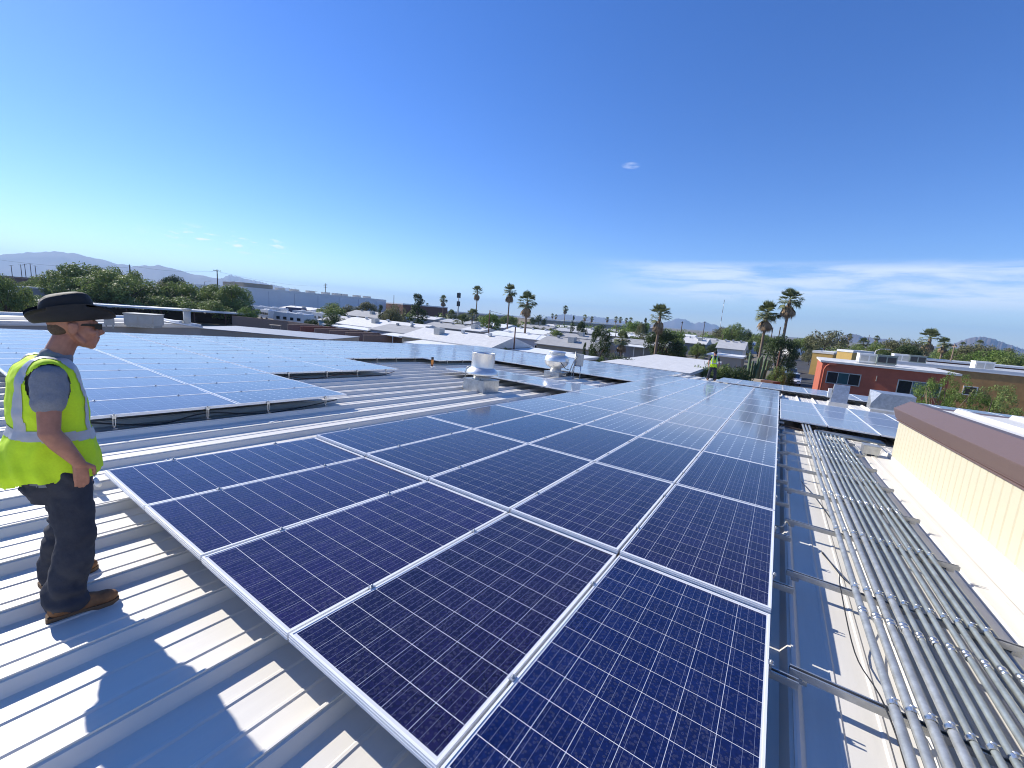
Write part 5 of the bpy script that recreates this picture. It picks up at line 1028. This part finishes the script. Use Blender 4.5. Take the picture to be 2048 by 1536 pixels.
def person(Mx, label, pose):
    t = None; J = pose
    # ---- the body itself: head, neck, arms, hands, trunk and legs in one skin
    b = MB(); hq = MB(); head_parts(hq, J['head']); hc = Vector(J['head']); b.add([tuple(hc + (Vector(p) - hc) * 1.08) for p in hq.v], hq.f)
    cap_mesh(b, J['neck0'], J['neck1'], .062, .056)
    loft(b, [(cx, cy, z, rx * .9, ry * .88) for cx, cy, z, rx, ry in J['torso']])
    for s in ('R', 'L'):
        sh, el, wr = J['sh' + s], J['el' + s], J['wr' + s]
        cap_mesh(b, sh, el, .054, .043); cap_mesh(b, el, Vector(el).lerp(Vector(wr), .35), .044, .045); cap_mesh(b, Vector(el).lerp(Vector(wr), .35), wr, .045, .028); hand(b, wr, *J['hand' + s])
        hp, kn, an = J['hip' + s], J['kn' + s], J['an' + s]; cap_mesh(b, hp, kn, .075, .052); cap_mesh(b, kn, an, .052, .04); cap_mesh(b, an, Vector(an) + Vector((0, .1, -.05)), .035, .03)
    me = fuse(b, J.get('voxel', .006), 3); me.materials.append(M['skin'])
    t = obj('person', me, None, None, Mx); tag(t, label, 'person', 'workers on the roof')
    # ---- hair
    hb = MB(); c = J['head']; ell(hb, (c[0], c[1] - .020, c[2] + .036), (.0765, .093, .088)); ell(hb, (c[0], c[1] - .058, c[2] - .005), (.060, .05, .055))
    hm = carve(fuse(hb, .008, 2), lambda p, n_: p.y < c[1] - .004 - .5 * (p.z - c[2] - .04) * 0 and not (abs(p.x - c[0]) > .06 and p.z < c[2] + .012 and p.y > c[1] - .04), 'hair'); obj('hair', hm, M['hair'], t)
    # ---- sunglasses
    g_ = MB()
    for s in (-1, 1):
        g_.box((s * .031 + c[0], c[1] + .098, c[2] + .012), (.052, .014, .034), Matrix.Identity(4)); g_.box((c[0] + s * .071, c[1] + .045, c[2] + .020), (.005, .11, .013)); g_.box((c[0] + s * .062, c[1] + .088, c[2] + .014), (.014, .03, .028))
    g_.box((c[0], c[1] + .10, c[2] + .018), (.02, .01, .008)); g_.build('sunglasses', M['lens'], t)
    # ---- shirt
    b = MB(); loft(b, J['torso']); cap_mesh(b, J['neck0'], Vector(J['neck0']) + Vector((0, .004, .012)), .078, .070)
    for s in ('R', 'L'):
        sh, el = Vector(J['sh' + s]), Vector(J['el' + s]); cap_mesh(b, sh, sh.lerp(el, J['sleeve']), .070, .072, n=16)
        if J['sleeve'] > .9: cap_mesh(b, el, J['wr' + s], .06, .045)
    sm_ = fuse(b, .009, 3, lambda co, nn: .006 * nz3(co, 16) + .004 * nz3(co, 34, 5)); cut = J['shirt_cut']
    obj('shirt', carve(sm_, lambda p, n_: not cut(p, n_), 'shirt'), M[J['shirt']], t)
    # ---- trousers
    b = MB(); loft(b, J['seat'])
    for s in ('R', 'L'):
        hp, kn, an = Vector(J['hip' + s]), Vector(J['kn' + s]), Vector(J['an' + s]); cap_mesh(b, hp, kn, .108, .082, n=18); cap_mesh(b, kn, an + Vector((0, 0, .05)), .084, .088, n=18); cap_mesh(b, an + Vector((0, 0, .05)), an + Vector((0, .005, -.02)), .090, .094, n=18)
    wr_ = J.get('wrinkle', 1.0)
    def folds(co, nn): return wr_ * (.013 * nz3(co, 8) + .012 * math.sin(co.z * 48 + co.y * 22 + 8 * nz3(co, 5, 3)) * max(0, .25 + 1.3 * nz3(co, 3.3, 9)) + .005 * nz3(co, 26))
    tm = fuse(b, .009, 3, folds); obj('trousers', carve(tm, lambda p, n_: .052 + .02 * math.sin(p.x * 40 + p.y * 30) < p.z < J['waist'], 'trousers'), M['jeans'], t)
    # ---- boots
    for s in ('R', 'L'):
        b = MB(); boot(b, *J['boot' + s]); bm_ = fuse(b, .006, 3); bo = obj('boot', carve(bm_, lambda p, n_: p.z > .012, 'boot'), M['boot'], t); boot_sole(*J['boot' + s]).build('sole', M['sole'], bo)
    # ---- vest with reflective tape
    b = MB(); loft(b, J['vest'])
    for s in ('R', 'L'): sh = Vector(J['sh' + s]); cap_mesh(b, sh + Vector((-.07 if s == 'R' else .07, 0, .02)), sh + Vector((-.03 if s == 'R' else .03, 0, .022)), .085, .075)
    vm = fuse(b, .008, 4, lambda co, nn: .011 * nz3(co, 7) + .006 * nz3(co, 17, 4) + .007 * math.sin(co.x * 30 + co.y * 44 + 5 * nz3(co, 5)) * max(0, 1.35 - co.z) * 2)
    def vest_keep(p, n_):
        for s in ('R', 'L'):
            sh = Vector(J['sh' + s]); q = Vector((p.x - sh.x, p.y - sh.y, p.z - sh.z))
            if (p.x - J['cx']) * (1 if s == 'R' else -1) > .125 and (q.y / .082) ** 2 + ((q.z + .05) / .125) ** 2 < 1: return False
            if abs(p.x - J['cx']) > .215 and p.z > 1.1: return False
        n0 = Vector(J['neck0'])
        if (p.x - n0.x) ** 2 / .0072 + (p.y - n0.y - .01) ** 2 / .0085 < 1 and p.z > n0.z - .09: return False
        if p.y > n0.y + .02 and p.z > 1.20 and abs(p.x - n0.x) < (p.z - 1.20) * .30: return False       # V neck
        return p.z > J['hem'](p)
    vk = carve(vm, vest_keep, 'vest'); vo = obj('vest', vk, M['vest'], t)
    def band(p, n_): return vest_keep(p, n_) and (J['band'](p) < p.z < J['band'](p) + .055)
    def strap_(p, n_): return vest_keep(p, n_) and abs(abs(p.x - J['cx']) - .118) < .026 and p.z > J['band'](p) + .055
    obj('reflective_band', carve(vm, band, 'reflective_band', .003), M['stripe'], vo)
    for s in (1, -1): obj('reflective_strap', carve(vm, lambda p, n_: strap_(p, n_) and (p.x - J['cx']) * s > 0, 'reflective_strap', .003), M['stripe'], vo)
    ho = thing_part = bpy.data.objects.new('hat', None); COL.objects.link(ho); ho.parent = t; hat_mesh(ho, J['hat'], J.get('hat_size', 1.0), J.get('hat_tilt', .16))
    return t
# the near worker: seen from his right side, facing along the ribs.  origin under his body
U0, V0_ = -3.57, -2.41
near = dict(cx=0, head=(0, .062, 1.668), neck0=(0, -.02, 1.475), neck1=(0, .025, 1.60),
    torso=[(0, -.02, .74, .180, .150), (0, -.02, .82, .176, .148), (0, -.035, .95, .168, .138), (0, -.035, 1.10, .165, .125), (0, -.045, 1.25, .185, .130), (0, -.05, 1.36, .19, .120), (0, -.05, 1.43, .165, .10), (0, -.04, 1.48, .10, .075)],
    shR=(.185, -.075, 1.405), elR=(.265, -.095, 1.115), wrR=(.265, .012, .925), handR=((-.15, .10, -.95), (.95, .25, .1), (-.1, .9, .15), 1.0, .2),
    shL=(-.185, -.06, 1.405), elL=(-.26, -.08, 1.115), wrL=(-.25, .02, .92), handL=((.1, .15, -.95), (-.95, .2, .1), (.1, .9, .15), 1.0, .2),
    hipR=(.095, -.01, .83), knR=(.165, .01, .47), anR=(.20, -.055, .10), bootR=((.195, -.135, 0), (.245, .165, 0)),
    hipL=(-.095, .0, .83), knL=(-.17, .03, .47), anL=(-.215, -.02, .10), bootL=((-.22, -.10, 0), (-.25, .175, 0)),
    seat=[(0, -.025, .66, .15, .125), (0, -.03, .75, .170, .146), (0, -.025, .84, .165, .135), (0, -.02, .95, .155, .125)],
    sleeve=.44, shirt='shirt', shirt_cut=lambda p, n_: p.z < .79 + .008 * math.sin(p.x * 31), waist=.90,
    vest=[(0, -.05, .74, .200, .205), (0, -.058, .86, .205, .210), (0, -.055, .98, .194, .190), (0, -.045, 1.10, .190, .162), (0, -.055, 1.25, .194, .158), (0, -.058, 1.36, .194, .142), (0, -.055, 1.44, .175, .116), (0, -.045, 1.495, .105, .085)],
    hem=lambda p: .815 - .05 * max(0, -(p.y + .02)) - .10 * max(0, p.y - .02) * 0 + .012 * math.sin(p.x * 25 + p.y * 17), band=lambda p: 1.035 - .12 * p.y,
    hat=(0, .045, 1.71), hat_tilt=.15, hat_size=1.06, voxel=.0055)
person(on_roof(U0, V0_, PAN) @ Matrix.Diagonal((.975, .975, .975, 1)), 'worker in black brimmed hat, lime safety vest and dark jeans beside the panels', near)
# the far worker stands facing us on the bare patch
far = dict(near); far.update(
    head=(0, .03, 1.65), shR=(.19, 0, 1.42), elR=(.29, -.02, 1.15), wrR=(.30, .06, .92), shL=(-.19, 0, 1.42), elL=(-.29, -.02, 1.15), wrL=(-.30, .06, .92),
    torso=[(0, 0, .84, .165, .12), (0, 0, 1.10, .165, .12), (0, 0, 1.25, .185, .125), (0, 0, 1.36, .19, .115), (0, 0, 1.43, .165, .10), (0, 0, 1.48, .10, .075)], neck0=(0, 0, 1.475), neck1=(0, .02, 1.58),
    knR=(.17, .02, .47), anR=(.21, 0, .10), bootR=((.2, -.09, 0), (.26, .2, 0)), knL=(-.15, .04, .47), anL=(-.17, .05, .10), bootL=((-.17, -.04, 0), (-.22, .25, 0)),
    shirt='navy_shirt', sleeve=.6, hat=(0, .015, 1.69), hat_tilt=.02, hat_size=.92, voxel=.012,
    vest=[(0, 0, .80, .20, .15), (0, 0, 1.0, .19, .15), (0, 0, 1.25, .20, .155), (0, 0, 1.36, .20, .14), (0, 0, 1.44, .18, .115), (0, 0, 1.495, .105, .085)])
person(on_roof(-3.55, 24.9, PAN, math.pi + .35), 'distant worker in lime safety vest standing on the bare roof patch', far)
# ================================================================== HAZE over the whole valley
HZ = bpy.data.materials.new('valley_haze'); HZ.use_nodes = True; n = HZ.node_tree.nodes; n.remove(n['Principled BSDF'])
pv = n.new('ShaderNodeVolumePrincipled'); pv.inputs['Color'].default_value = (0.42, 0.66, 1.0, 1); pv.inputs['Density'].default_value = 1.3e-4; pv.inputs['Anisotropy'].default_value = 0.12
HZ.node_tree.links.new(pv.outputs[0], n['Material Output'].inputs['Volume'])
tag(MB().box((0, 0, GZ - 1 + 235), (24000, 24000, 470)).build('haze', HZ), 'thin blue haze over the valley', 'haze', kind='stuff')
